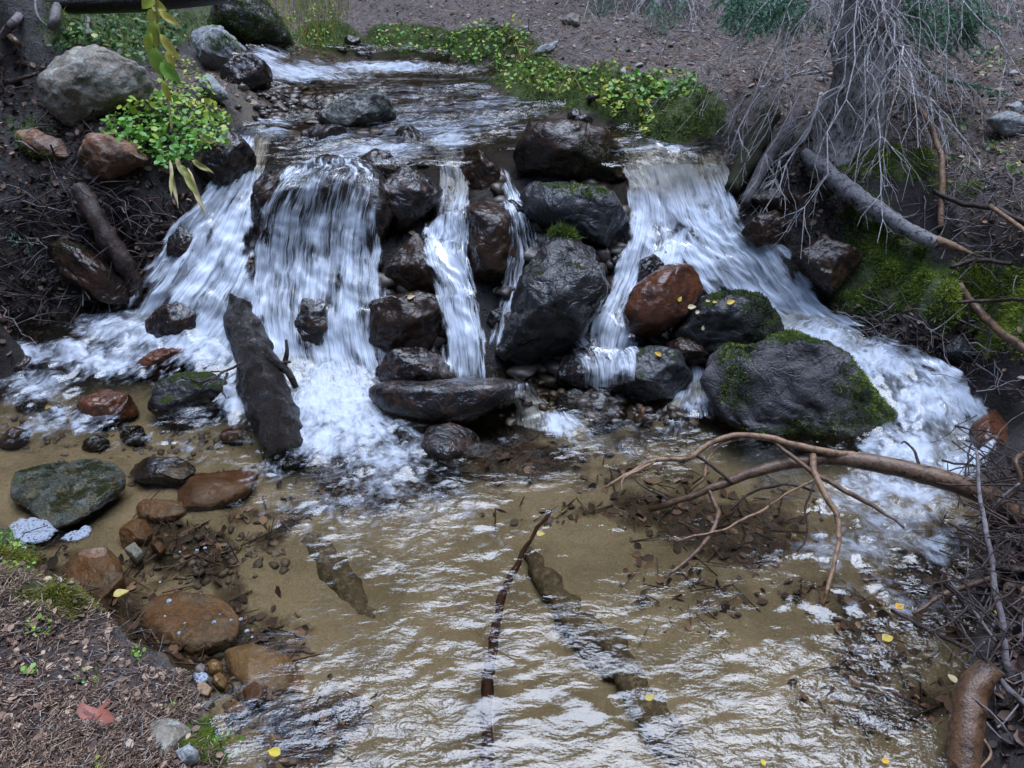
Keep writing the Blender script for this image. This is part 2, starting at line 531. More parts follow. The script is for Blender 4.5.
# ------------------------------------------------------------------ terrain: heights where the picture shows them (pixel, pixel, metres above the pool)
GP = [
 # pool bed
 (330,560,-.12),(450,600,-.18),(600,600,-.18),(750,650,-.15),(450,740,-.2),(600,740,-.2),(850,700,-.13),(250,560,-.1),
 (130,520,-.08),(200,480,-.08),(80,480,-.06),(30,440,-.05),(300,470,-.14),(520,470,-.15),(620,500,-.15),(900,560,-.12),
 (930,620,-.07),(260,690,-.08),(320,740,-.12),(300,640,-.12),(512,900,-.2),(400,430,-.16),(130,590,-.10),(185,635,-.13),(225,680,-.12),(900,760,-.08),(940,680,-.05),(200,600,-.125),(160,560,-.11),
 # near left bank
 (0,545,.07),(50,600,.07),(105,640,.06),(160,690,.05),(0,650,.16),(80,720,.13),(0,768,.2),(190,765,.05),(-100,560,.15),(200,850,.1),(0,850,.25),(50,572,-.04),(20,525,-.03),
 (125,615,-.07),(192,668,-.04),(245,728,-.06),(265,780,-.07),
 # left rapids and left bank
 (0,410,-.03),(60,390,.0),(100,360,.05),(200,345,.12),(150,330,.12),(250,400,-.04),(0,345,.09),(50,325,.13),(120,308,.17),
 (165,265,.38),(0,250,.45),(80,250,.43),(0,180,.72),(100,180,.72),(190,195,.65),(200,165,.75),(0,100,.95),(100,130,.90),(150,130,.88),
 (50,60,1.08),(0,0,1.4),(100,20,1.22),(180,60,.98),(210,92,.92),(232,118,.84),(250,30,1.02),(300,25,1.04),(200,0,1.2),(300,0,1.16),(-120,250,.6),(-120,100,1.15),
 # face of the falls
 (255,140,.74),(300,165,.70),(400,150,.72),(460,150,.72),(560,142,.74),(640,150,.73),(700,152,.73),
 (330,280,.34),(450,280,.32),(560,280,.33),(700,260,.38),(225,260,.42),
 (330,395,-.06),(450,390,-.05),(560,425,-.10),(660,405,-.04),(790,330,.10),(850,350,.08),(930,390,.02),(960,450,-.06),(900,480,-.10),(820,440,-.1),
 # upper stream bed
 (350,100,.77),(450,110,.76),(300,130,.75),(450,70,.81),(320,70,.83),(560,112,.77),(400,64,.83),(630,135,.75),(500,82,.80),(260,75,.88),
 # far bank and hillside
 (400,54,.89),(400,42,.965),(380,28,1.04),(450,24,1.08),(500,0,1.19),(400,0,1.2),(530,80,.90),(530,62,.97),(530,40,1.07),(530,0,1.21),(455,55,.925),(455,45,.975),
 (600,122,.82),(612,97,.92),(620,70,.985),(620,40,1.07),(620,0,1.21),(690,138,.80),(690,105,.93),(700,70,1.015),(760,100,.96),
 (745,190,.62),(775,215,.56),(830,262,.38),(840,315,.20),(880,240,.50),(880,190,.68),(850,150,.8),(950,220,.62),(960,300,.40),
 (1000,350,.28),(955,352,.16),(1024,250,.60),(1000,150,.84),(1024,400,.18),(1005,432,.08),(1005,500,.04),(1024,600,.10),(1000,700,.06),(1024,760,.08),
 (1150,400,.5),(1150,250,.8),(1150,600,.25),(1150,750,.25),(1150,100,1.1),(850,80,1.0),(950,80,1.02),(1000,50,1.1),(1000,0,1.3),(850,30,1.12),(850,0,1.22),(760,30,1.1),(760,0,1.2),
]
GW = [(-6,3,1.5),(-6,6,1.8),(6,3,1.3),(6,6,1.7),(0,11,2.6),(-6,11,3.0),(6,11,2.8),(0,.25,.0),(-1.2,.2,.25),(1.2,.3,.15),(0,-3,.4),(-5,-3,1),(5,-3,1),(-5,0,.6),(5,0,.7),
      (0,16,6),(-14,5,5),(14,5,5),(-14,16,8),(14,16,8),(-14,-8,4),(14,-8,4),(0,-12,3)]
pts = []
for px, py, z in GP:
    p = at_z(px, py, z)
    pts.append((p[0], p[1], z))
pts += GW
HT = RBF(pts, 0.003)

def axis(lo, hi, step, far):
    a = list(np.arange(lo, hi + 1e-9, step))
    s = step
    while a[-1] < far: s *= 1.22; a.append(a[-1] + s)
    s = step
    while a[0] > -far: s *= 1.22; a.insert(0, a[0] - s)
    return np.array(a)
gx, gy = axis(-2.9, 2.7, 0.016, 26), axis(0.7, 6.9, 0.016, 26)
GX, GY = np.meshgrid(gx, gy)
Z0 = HT(GX, GY)
x_, y_, z_ = GX.ravel(), GY.ravel(), Z0.ravel()
TV = np.stack([x_, y_, z_], 1)
tpx, tpy, tt = project(TV)
vis = tt > 0.2
tpx = np.where(vis, tpx, -9999); tpy = np.where(vis, tpy, -9999)

def blobs(lst, ax=None, ay=None, soft=(0.55, 1.25)):
    ax = tpx if ax is None else ax; ay = tpy if ay is None else ay
    out = np.zeros(len(ax))
    for b in lst:
        px, py, rx, ry = b[:4]
        s = b[4] if len(b) > 4 else 1.0
        d = np.sqrt(((ax - px) / rx) ** 2 + ((ay - py) / ry) ** 2)
        out = np.maximum(out, s * (1 - sstep(soft[0], soft[1], d)))
    return out
nz = fbm(np.stack([x_ * 2.2, y_ * 2.2, z_ * 2.2], 1), 5)
nz2 = fbm(np.stack([x_ * 9, y_ * 9, z_ * 9], 1), 4)
upst = blobs([(330,100,90,45),(450,105,110,38),(560,115,90,30),(640,140,60,25)]) * np.where(tpx < 480, sstep(148, 128, tpy), sstep(158, 142, tpy)) * sstep(.88, .835, z_ - .03 * sstep(300, 200, tpx))
sand = np.maximum(sstep(0.02, -0.03, z_) * (y_ < 3.3), upst * 0.9)
A_DEBRIS = [(140,640,60,40,.9),(215,660,50,30,.9),(110,600,50,30,.8),(40,560,40,30,.8),(195,560,62,32),(330,585,38,45),(290,515,40,22,.7),(300,730,45,50),(545,565,62,36),(600,640,42,48),(650,710,36,55),(490,640,10,110),
 (700,520,100,42,.8),(640,455,70,24,.6),(530,455,85,32,.75),(800,600,60,25,.5),(905,700,80,42,.75),(870,640,60,30,.7),(960,600,50,60,.9),(200,490,60,16,.5),
 (100,600,30,20,.9),(250,620,40,60,.8),(430,480,80,30,.7),(360,480,70,40,.8),(600,520,90,25,.6),(700,600,60,30,.5),(330,110,70,25,.3)]
A_DEBRIS = [(a, b, c * 1.2, d * 1.2, (e[0] if e else 1.0)) for a, b, c, d, *e in A_DEBRIS if (a, b) not in ((545,565),(600,640),(650,710),(490,640),(330,585))]
wx_, wy_ = (np.stack([x_ * 3, y_ * 3, z_ * 0], 1), np.stack([x_ * 3, y_ * 3, z_ * 0 + 8], 1))
debris = np.maximum(blobs(A_DEBRIS, tpx + 48 * fbm(wx_, 4), tpy + 34 * fbm(wy_, 4), (.3, 1.35)), upst * 0.85)
MOSS = [(880,275,58,45),(960,290,70,30),(1005,320,45,40),(868,225,30,30,.9),(690,112,42,36),(455,45,90,18),(330,40,40,16),(120,30,90,30,.8),(30,120,40,14,.5),(860,165,30,25,.7),(565,88,66,26),(400,38,40,16),(525,74,46,22),(640,105,60,26),
 (62,602,48,24),(28,588,34,20,.7),(15,548,30,26),(215,745,46,24),(210,25,40,20,.7),(110,55,60,20,.5),(660,130,40,22),(900,165,50,20,.6),(960,190,40,15,.5),(620,5,60,10,.4)]
moss = blobs(MOSS) * (1 - sstep(0.0, -0.02, z_))
leftbank = blobs([(80,240,190,110),(60,120,90,70),(60,50,130,60),(150,30,90,50,.8),(800,165,70,45),(880,330,90,50),(960,370,60,40),(740,170,50,40),(230,170,60,80),(120,130,100,60)])
face = blobs([(480,300,330,150),(860,330,160,90),(800,210,90,60)])
litter = np.clip(sstep(0.72, 0.86, z_) + (y_ < 2.2) * 0.38 * (x_ < 0.2) + (y_ < 2.4) * 0.25 * (x_ > 0.8) + (x_ > 1.9) * (y_ > 2.3) * 0.6, 0, 1)
litter = np.clip(litter * (1 - leftbank) * (1 - face) * (1 - 0.9 * upst) * (1 - blobs([(680,160,90,40),(258,150,36,50),(450,155,110,40),(570,140,70,30)])), 0, 1)
wet = np.clip(leftbank * 0.8 + face + sstep(0.10, 0.0, z_), 0, 1)
amp = np.where(z_ < 0, 0.022, 0.05)
amp = amp * (1 - 0.7 * upst)
dz = amp * nz + 0.012 * nz2 * (1 + 1.2 * leftbank + moss)
dz += moss * (0.02 + 0.022 * fbm(np.stack([x_ * 14, y_ * 14, z_ * 14 + 5], 1), 3))
rub = fbm(np.stack([x_ * 7, y_ * 7, z_ * 7 + 3], 1), 3)
dz += blobs([(480,290,260,130)]) * (0.07 * np.abs(rub) - .03) * (y_ > 2.6)
TV[:, 2] += dz
GF = grid_faces(len(gx), len(gy))
ground = obj('ground', TV, GF, M['ground'], attrs={'sand': sand, 'debris': debris, 'moss': moss, 'litter': litter, 'wet': wet})
tag(ground, 'dark soil banks, brown hillside and sandy stream bed', None, None, 'structure')

# coarse copies for ray casting while building
sx, sy = np.arange(0, len(gx), 2), np.arange(0, len(gy), 2)
II = np.arange(len(gx) * len(gy)).reshape(len(gy), len(gx))[np.ix_(sy, sx)]
cv = TV[II.ravel()]
BV = bvh_of(cv, grid_faces(len(sx), len(sy)))
SOLIDS = [BV]

def hit(px, py, solids=None):
    """distance t along the pixel's ray to the nearest built surface"""
    d = ray(px, py)
    L = np.linalg.norm(d)
    dv = Vector(d / L)
    best = 60.0
    for b in (solids or SOLIDS):
        r = b.ray_cast(Vector(CAM), dv, 60)
        if r[0] is not None:
            best = min(best, r[3])
    return best / L
def hitp(px, py, off=0.0, solids=None):
    return at_t(px, py, hit(px, py, solids) - off)
GROUND = [BV]

# ------------------------------------------------------------------ rocks: outline in the picture, own distance, real thickness
_bm = bmesh.new(); bmesh.ops.create_icosphere(_bm, subdivisions=5, radius=1)
ICO_V = np.array([v.co[:] for v in _bm.verts]); ICO_F = np.array([[v.index for v in f.verts] for f in _bm.faces]); _bm.free()
_bm = bmesh.new(); bmesh.ops.create_icosphere(_bm, subdivisions=4, radius=1)
ICO4_V = np.array([v.co[:] for v in _bm.verts]); ICO4_F = np.array([[v.index for v in f.verts] for f in _bm.faces]); _bm.free()

def vnormals(V, Fa):
    n = np.cross(V[Fa[:, 1]] - V[Fa[:, 0]], V[Fa[:, 2]] - V[Fa[:, 0]])
    N = np.zeros_like(V)
    for k in range(3):
        np.add.at(N, Fa[:, k], n)
    return N / (np.linalg.norm(N, axis=1)[:, None] + 1e-12)

ROCKS = {}
def rock(key, name, label, poly, mat, T=0.8, dt=0.0, mode='c', seed=0, rough=1.0, facets=4, e=0.8, group=None, z=None, h=None, cat=None):
    P = np.array(poly, float)
    a = P; b = np.roll(P, -1, 0)
    cr = a[:, 0] * b[:, 1] - b[:, 0] * a[:, 1]
    A = cr.sum() / 2
    cx = ((a[:, 0] + b[:, 0]) * cr).sum() / (6 * A); cyy = ((a[:, 1] + b[:, 1]) * cr).sum() / (6 * A)
    nth = 180
    th = np.arange(nth) * 2 * math.pi / nth
    Rt = np.zeros(nth)
    for i, t_ in enumerate(th):
        d = np.array([math.cos(t_), -math.sin(t_)])
        e1 = b - a
        den = d[0] * e1[:, 1] - d[1] * e1[:, 0]
        den = np.where(np.abs(den) < 1e-9, 1e-9, den)
        w = a - [cx, cyy]
        tt_ = (w[:, 0] * e1[:, 1] - w[:, 1] * e1[:, 0]) / den
        ss = (w[:, 0] * d[1] - w[:, 1] * d[0]) / den
        ok = (tt_ > 0) & (ss >= -1e-6) & (ss <= 1 + 1e-6)
        Rt[i] = tt_[ok].max() if ok.any() else 1
    k = np.array([1, 2, 3, 2, 1]) / 9.0
    Rt = sum(np.roll(Rt, j - 2) * k[j] for j in range(5))
    mr = Rt.mean()
    hgt = P[:, 1].max() - P[:, 1].min()
    if z is not None:
        p = at_z(cx, cyy, z); t = (p - CAM) @ FWD
    elif mode == 'c':
        t = hit(cx, cyy, GROUND)
        t -= 0.25 * mr * t / F
    else:
        yb = P[:, 1].max() - 0.12 * hgt
        tb = hit(cx, yb, GROUND)
        pb = at_t(cx, yb, tb)
        t = (pb[1] + 0.45 * T * mr * tb / F) / ray(cx, cyy)[1]
    t += dt
    flat = h is not None
    sc = t / F
    C = at_t(cx, cyy, t)
    V, Fa = (ICO_V, ICO_F) if mr > 11 else (ICO4_V, ICO4_F)
    rho = np.hypot(V[:, 0], V[:, 1]); th_ = np.arctan2(V[:, 1], V[:, 0]) % (2 * math.pi)
    rr = np.interp(th_, np.append(th, 2 * math.pi), np.append(Rt, Rt[0])) * sc
    mm = mr * sc
    pl = rho ** e * rr
    Q = np.stack([np.cos(th_) * pl, np.sin(th_) * pl, np.sign(V[:, 2]) * np.abs(V[:, 2]) ** 0.85 * (h if flat else T * mm)], 1)
    rs = np.random.RandomState(seed + int(cx * 7 + cyy * 13))
    for j in range(facets):
        n = rs.normal(size=3); n[2] = abs(n[2]) * 0.9 + (1.2 if flat else 0.45); n /= np.linalg.norm(n)
        s = Q @ n
        d = s.max() * rs.uniform(0.58, 0.88)
        ex = np.maximum(s - d, 0)
        Q = Q - n * (ex * 0.84)[:, None]
    # tilt so that the thick axis is level rather than along the view
    N = vnormals(Q, Fa)
    off = rs.uniform(0, 90, 3)
    q = Q / mm
    dd = 0.075 * fbm(q * 1.3 + off, 3) + 0.030 * fbm(q * 4.1 + off, 4) + 0.020 * (np.abs(fbm(q * 7 + off, 4)) - .3)
    rg = 1 - np.abs(fbm(q * 1.9 + off + 31, 3))
    dd = dd - 0.045 * sstep(0.80, 1.0, rg)
    dd = dd * rough * mm * (0.45 if flat else 1)
    Q = Q + N * dd[:, None]
    E1, E2, E3 = RIGHT, UP, -FWD
    if flat:
        E1 = (at_z(cx + 1, cyy, C[2]) - C) / sc; E2 = (at_z(cx, cyy - 1, C[2]) - C) / sc; E3 = np.array([0, 0, 1.0])
    W = C + Q[:, :1] * E1 + Q[:, 1:2] * E2 + Q[:, 2:3] * E3
    o = obj(name, W, Fa, M[mat], loc=C)
    tag(o, label, cat or 'rock', group)
    ROCKS[key] = (o, W, Fa)
    return o
def rock_bvh(*keys):
    return [bvh_of(ROCKS[k][1], ROCKS[k][2]) for k in keys]

def TT(*p): return list(zip(p[0::2], p[1::2]))
# left bank, top left
rock('r1','boulder','large pale grey lichened boulder on the left bank above the leafy clump',TT(55,62,75,47,100,47,120,55,145,68,151,80,145,95,120,105,107,113,88,118,70,126,55,117,45,98,46,80),'lichen',T=.8,mode='b',facets=6)
rock('r2','rock','low rusty slab with moss at its left end, below the lichened boulder',TT(12,135,38,130,62,140,74,150,70,160,50,161,28,156,12,147),'rust_dry',T=.8,mode='b')
rock('r3','rock','square rust brown rock tucked under the green leafy clump',TT(77,147,95,134,120,132,142,140,147,160,130,169,107,180,85,176,74,163),'rust_dry',T=.7,mode='b',dt=-.02)
rock('r5','boulder','mossy dark boulder sloping into the stream at the top edge',TT(192,5,225,-14,262,-4,283,20,294,46,275,54,250,48,225,38,205,20),'wet_shale',T=.9,mode='b')
rock('r4','rock','pale blue grey angular rock beside the small upper cascade',TT(177,23,190,16,212,26,233,35,246,48,240,65,222,78,205,68,198,55,184,37),'pale',T=.8,mode='b',facets=8)
rock('r4b','rock','smooth dark wet rock at the foot of the pale angular one',TT(220,74,235,58,256,55,270,66,270,84,256,91,235,92,222,84),'wet_black',T=.8,mode='b',dt=-.03)
rock('r4c','stone','small pale stone under the pale angular rock',TT(199,82,210,72,224,86,228,98,216,102,203,95),'pale',T=.8,mode='b',dt=-.03)
rock('r6','rock','black overhanging rock between the leafy clump and the left chute',TT(194,158,212,140,230,130,243,140,257,153,255,170,243,182,230,190,208,194,194,182),'wet_black',T=.8,mode='b',dt=-.02,facets=4)
rock('r9l','boulder','brown boulder half buried under roots in the left bank',TT(45,247,65,238,85,246,113,265,132,285,130,302,110,306,90,294,68,279,50,262),'rust_dry' if False else 'wet_brown',T=.8,dt=-.02)
# upper stream
rock('r7','stone','long dark stone lying in the upper stream near its little cascade',TT(281,80,298,69,313,67,317,75,311,84,286,85),'wet_lichen',T=.8,mode='b')
rock('r8','rock','pale streaked wet rock standing in the middle of the upper stream',TT(316,119,331,104,352,100,361,92,376,90,388,98,395,110,394,122,366,127,351,136,330,132),'wet_lichen',T=.7,mode='b')
rock('r8b','rock','flat black rock at the lip just below the pale streaked rock',TT(300,135,318,124,345,128,352,140,340,150,312,150),'wet_black',T=.9,mode='b')
rock('r7b','stone','small black stone on the pebbly shelf of the upper stream',TT(302,106,312,99,321,103,320,113,306,114),'wet_black',T=.8,mode='b')
# crest of the falls
rock('b1','boulder','broad dark boulder under the sheet of the wide left fall',TT(250,210,254,180,272,160,315,154,365,158,386,180,390,222,372,252,300,258,262,250),'wet_black',T=.6,dt=.0,facets=3,e=.65)
rock('r9','rock','upright grey topped rock behind the two round black rocks',TT(392,143,398,130,411,126,424,132,430,150,438,167,420,176,405,170,395,158),'wet_black',T=.8,dt=.03,facets=4)
rock('r9b','stone','small dark wet stone right of the upright grey topped rock',TT(424,135,432,126,444,128,452,138,446,148,430,150),'wet_brown',T=.8,dt=.05)
rock('r10','rock','round black rock at the right edge of the wide left fall',TT(356,173,363,157,376,150,393,156,404,168,398,190,380,204,363,195,356,184),'wet_black',T=.85,dt=-.05,facets=2)
rock('r11','boulder','round black boulder with a shiny top, left of the thin middle fall',TT(379,192,390,175,409,168,429,174,443,190,437,207,419,222,399,234,386,218),'wet_black',T=.85,dt=-.08,facets=2)
rock('r12','rock','red brown wet rock right of the thin middle fall at the crest',TT(458,166,467,150,482,151,499,170,502,198,488,204,472,192,462,180),'wet_brown',T=.8,dt=-.03)
rock('r13','boulder','long brown boulder with mossy top on the crest, right of centre',TT(519,140,527,125,547,121,575,124,605,132,625,152,635,170,630,185,610,190,572,182,540,174,519,172,514,156),'wet_brown',T=.75,dt=-.02,facets=5)
rock('r14','boulder','grey slab topped wet boulder under the long brown boulder',TT(520,192,532,180,560,180,595,188,622,200,637,213,639,232,628,246,610,250,585,238,560,230,537,226,524,214),'wet_grey',T=.75,dt=-.10,facets=6)
rock('r16','boulder','tall dark brown rock face right of the thin middle fall',TT(464,206,476,191,496,196,512,213,518,262,500,290,476,290,462,256),'wet_brown',T=.7,dt=-.02)
rock('r16b','rock','wet knob streaked by a trickle beside the tall brown face',TT(498,206,512,199,530,212,537,240,524,260,508,246),'wet_black',T=.8,dt=.0)
rock('r17','rock','brown rock on the left of the thin middle fall',TT(404,245,416,231,436,252,445,283,440,300,409,296,388,288,386,270,394,254),'wet_brown',T=.8,dt=-.02,facets=5)
rock('r18','rock','dark brown block under the brown rock, carrying one pale leaf',TT(370,299,380,288,409,290,440,296,444,320,430,348,393,356,370,345),'wet_brown',T=.75,dt=-.05,facets=7,e=.7)
rock('r19','rock','low wet black rock lying on the flat slab',TT(374,370,390,351,420,345,440,356,448,366,466,376,440,386,396,386,377,382),'wet_black',T=.8,dt=-.06)
rock('r15','boulder','large black angular boulder with silvery wet faces, centre of the cascade',TT(536,250,548,236,566,228,580,236,597,248,609,264,614,280,609,294,599,310,587,325,576,345,560,372,534,384,508,378,496,345,507,325,512,300,524,272),'wet_shale',T=.75,dt=-.10,facets=9)
rock('f1','rock','dark stone showing through the lower curtain of the wide left fall',TT(292,318,300,300,314,292,328,304,332,330,322,350,306,354,294,342),'wet_black',T=.7,dt=.012,facets=2)
rock('f3','stone','dark stone half hidden in the upper left edge of the broad chute',TT(170,238,184,224,198,232,198,254,182,266,168,256),'wet_black',T=.8,dt=-.015,facets=2)
# foot of the falls
rock('r20','slab','flat topped black slab that the thin middle fall lands on',TT(368,388,383,382,440,380,500,378,527,380,530,387,516,402,490,415,466,425,423,422,386,415,373,402),'wet_black',T=1.1,mode='c',dt=-.16,facets=0,rough=.6,e=.6)
rock('r21','stone','dark stone in the pool under the flat slab',TT(420,448,426,431,450,426,486,436,468,451,446,461,430,456),'wet_black',z=.0,h=.05)
rock('r22','boulder','smooth red brown boulder shining beside the right fall',TT(622,312,630,292,652,272,672,264,687,263,699,274,703,290,694,304,684,319,662,336,642,340,627,331),'wet_rust',T=.8,dt=-.16,facets=2,rough=.6)
rock('r23','boulder','black boulder sprinkled with yellow leaves above the big mossy boulder',TT(670,332,690,310,704,296,740,289,764,296,779,312,786,330,767,350,744,356,720,358,700,356,680,348),'mossy_black',T=.8,dt=-.17,facets=3)
rock('r24','boulder','big moss edged grey boulder at the foot of the right fall',TT(707,378,714,353,730,341,750,343,784,331,817,341,843,358,863,379,880,403,901,430,890,444,850,450,800,446,760,436,740,427,722,420,712,400),'mossy_boulder',T=.8,z=.11,dt=-.0,facets=6)
rock('r25','rock','wet grey rock under the red brown boulder with water over it',TT(610,372,622,350,650,345,680,350,692,376,684,396,645,400,612,394),'wet_grey',T=.8,dt=-.08)
rock('r25e','rock','dark wet rock under the foot of the large angular boulder',TT(562,356,588,345,606,358,606,382,578,392,556,376),'wet_black',T=.8,dt=-.05)
rock('r25b','stone','grey grained stone at the pool edge below the angular boulder',TT(553,400,575,388,597,398,597,412,567,416,553,410),'wet_grey',T=.8,mode='b')
rock('r25c','stone','dark rounded stone at the pool edge beside the small red stone',TT(588,418,612,402,628,407,627,422,607,434,590,434),'wet_black',T=.8,mode='b')
rock('r25d','stone','small orange red stone at the pool edge',TT(633,420,640,406,651,408,655,420,647,430,635,427),'sunk_orange',T=.8,mode='b')
rock('r25f','stone','flat wet stone against the left side of the big mossy boulder',TT(673,417,690,402,714,401,722,408,710,419,688,426),'wet_black',T=.8,mode='b')
rock('r23b','rock','wet brown stone wedged under the leaf sprinkled boulder',TT(664,344,680,336,704,346,712,360,694,368,672,362),'wet_brown',T=.8,dt=-.12)
# right side
rock('r22b','stone','dark stone with water breaking over it behind the red brown boulder',TT(632,280,640,260,654,254,664,264,660,280,644,292),'wet_black',T=.8,dt=-.04)
rock('r26','rock','rust stained wet rock at the right edge of the right fall',TT(740,232,754,216,774,211,789,226,786,242,757,247),'wet_brown',T=.8,dt=-.05)
rock('r27','rock','glistening brown rock under the roots right of the right fall',TT(792,254,820,238,850,238,860,260,842,284,829,296,812,278),'wet_brown',T=.8,dt=-.05)
rock('r28','stone','dark stone parting the white run below the right fall',TT(915,370,927,358,944,372,952,398,936,408,922,390),'wet_black',T=.8,mode='b',dt=-.02)
rock('r29','rock','reddish rock washed over at the right end of the white run',TT(968,430,992,411,1022,424,1016,450,980,446),'wet_rust',z=.06,h=.06)
rock('r30','stone','grey wet stone in the right bank below the moss',TT(940,345,960,334,975,350,964,366,946,360),'wet_grey',T=.8,dt=-.02)
rock('r31','rock','dark wedge of rock in shade under the leaning mossy post',TT(745,195,775,186,800,200,795,216,765,215),'wet_brown',T=.8,dt=.0)
# left foot of the falls
rock('l1','rock','five sided wet rock standing in the left rapids',TT(146,322,166,303,184,300,204,315,202,338,190,348,156,350,148,335),'wet_black',T=.8,mode='b',facets=5)
rock('l2','rock','rust brown rock lying in front of the five sided rock',TT(125,374,133,360,160,349,188,346,191,360,180,378,146,380),'wet_rust',T=.8,mode='b')
rock('l3','rock','blackish mossy rock touching the slanting log',TT(150,402,156,388,178,373,206,370,226,382,230,402,216,424,190,430,166,420,154,412),'mossy_black',T=.8,mode='b')
rock('l4','rock','dark red wet rock in the rapids, left of the blackish mossy one',TT(74,414,84,395,108,388,130,396,138,413,120,428,86,430),'wet_rust',T=.8,mode='b')
rock('l4b','stone','small dark stone with a yellow leaf beside the dark red wet rock',TT(38,412,48,405,62,406,64,416,46,422),'wet_brown',T=.8,mode='b')
rock('l5','rock','low red brown rock at the edge of the left rapids under the roots',TT(62,338,80,326,97,320,92,338,73,347),'wet_rust',T=.8,mode='b')
rock('l6','rock','low brown rock half under foam at the far left of the rapids',TT(18,342,33,330,52,330,44,352,27,358),'wet_brown',T=.8,mode='b')
rock('l7','stone','flat dark rock breaking the foam at the left edge',TT(-8,362,20,356,38,363,22,372,-8,374),'wet_brown',z=.08,h=.05)
rock('l8','slab','speckled mossy slab rising from the left pool',TT(10,486,15,474,50,466,100,460,119,464,127,476,126,486,100,503,75,518,50,526,38,516,24,503,12,501),'mossy_slab',z=.0,h=.055,facets=3)
rock('l10','stone','long dark stone just breaking the water beside the mossy slab',TT(124,470,150,459,182,460,198,468,182,480,140,480),'wet_black',z=-.03,h=.035)
for i, (x, y, r, mt, lab) in enumerate([(104,352,13,'wet_brown','brown stone awash in the middle of the left rapids'),(30,402,14,'wet_black','black stone breaking the rapids near the left edge'),
        (218,352,10,'wet_black','small black stone below the foot of the left chute'),(180,424,13,'wet_brown','low brown stone in front of the blackish mossy rock'),(132,436,15,'wet_black','dark low stone in the slack water below the rapids'),
        (232,436,13,'wet_rust','rusty stone against the lower end of the slanting log'),(14,438,16,'wet_brown','broad brown stone at the left edge below the rapids'),(96,444,12,'wet_black','small dark stone just above the speckled mossy slab'),
        (516,404,9,'wet_black','little dark stone under the right tip of the flat slab'),(640,398,13,'wet_black','dark stone at the pool edge under the wet grey rock'),(544,398,10,'wet_brown','brown stone at the pool edge below the angular boulder'),
        (470,442,9,'wet_black','small black stone at the water line right of the pool stone'),(440,330,12,'wet_brown','brown stone jammed beside the foot of the thin middle fall'),(500,318,13,'wet_black','dark stone jammed under the small trickle'),
        (508,352,12,'wet_black','dark stone above the right tip of the flat slab'),(618,262,12,'wet_black','dark stone jammed under the grey slab topped boulder'),(372,262,13,'wet_black','dark stone at the right edge of the wide left fall'),(376,232,12,'wet_brown','brown stone under the round black rock'),
        (450,192,10,'wet_brown','small brown stone under the crest beside the thin middle fall'),(520,300,10,'wet_brown','small brown stone left of the angular boulder')]):
    q = [(x + r * (1 + .16 * math.sin(2 * a + i) + .08 * math.sin(5 * a + 2 * i)) * math.cos(a), y - r * .74 * (1 + .12 * math.cos(3 * a + i)) * math.sin(a)) for a in np.linspace(0, 2 * math.pi, 15)[:-1]]
    if y > 395 or x < 240: rock('k%d' % i, 'stone', lab, q, mt, T=.8, mode='b', facets=3)
    else: rock('k%d' % i, 'stone', lab, q, mt, T=.8, facets=3)
# sunken stones
rock('s1','rock','broad brown sunken rock below the slanting log',TT(172,486,200,474,237,468,260,474,248,493,212,508,185,508,170,496),'sunk_brown',z=-.065,h=.04)
rock('s2','stone','orange sunken stone in front of the broad brown one',TT(136,509,150,499,170,497,188,503,188,512,175,520,155,522,140,520),'sunk_orange',z=-.078,h=.042)
rock('s3','stone','small orange brown sunken stone near the speckled mossy slab',TT(119,535,131,524,148,523,153,532,147,541,122,545),'sunk_orange',z=-.078,h=.042)
rock('s3b','stone','small blue grey sunken stone under the orange stones',TT(124,550,136,545,144,554,136,561),'pale',z=-.06,h=.03)
rock('s3c','stone','smallest round brown sunken stone on the leaf litter',TT(150,547,158,542,166,548,160,554),'sunk_brown',z=-.06,h=.03)
rock('s5','rock','bright orange rock at the water edge behind the near left bank',TT(60,570,82,558,110,553,122,563,125,581,110,594,95,600,75,588),'sunk_orange',z=-.05,h=.07,facets=6)
rock('s6','boulder','big round orange sunken stone dotted with foam bubbles',TT(136,617,150,601,182,595,212,597,233,608,241,622,235,640,212,650,190,655,162,648,142,632),'sunk_orange',z=-.095,h=.055,facets=3)
rock('s7','rock','long tan sunken rock right of the big round orange stone',TT(222,654,250,647,276,653,306,670,320,684,293,691,270,695,250,698,232,680),'sunk_tan',z=-.095,h=.055)
rock('s8','stone','tan pebble in the shallows at the bank, largest of its cluster',TT(206,664,215,659,223,664,222,674,210,674),'sunk_tan',z=-.015,h=.02)
rock('s8b','stone','round yellowish pebble just below the largest tan pebble',TT(213,678,221,674,228,680,224,688,214,686),'sunk_tan',z=-.015,h=.02)
rock('s8c','stone','pale pebble left of the largest tan pebble',TT(195,667,201,663,206,668,204,674,196,674),'pebble',z=.0,h=.018)
rock('s8d','stone','yellow grey pebble at the very edge of the near bank',TT(197,686,205,683,212,689,208,696,198,694),'sunk_tan',z=.0,h=.018)
rock('s8e','stone','orange flat stone in the dark shallows near the bottom',TT(222,706,240,703,250,710,238,716,224,713),'sunk_orange',z=-.03,h=.02)
rock('s8f','stone','brown stone in the shallows beside the long tan rock',TT(242,690,256,684,268,692,262,704,246,704),'sunk_brown',z=-.04,h=.03)
rock('s9','rock','striped grey and white rock in the near left bank at the bottom',TT(134,772,150,728,173,720,194,726,182,740,170,758,160,780),'lichen',z=.075,h=.045)
rock('s10','stone','smooth pale stone on the moss at the bottom edge',TT(174,752,188,746,199,752,196,760,182,763),'pale',z=.09,h=.03)
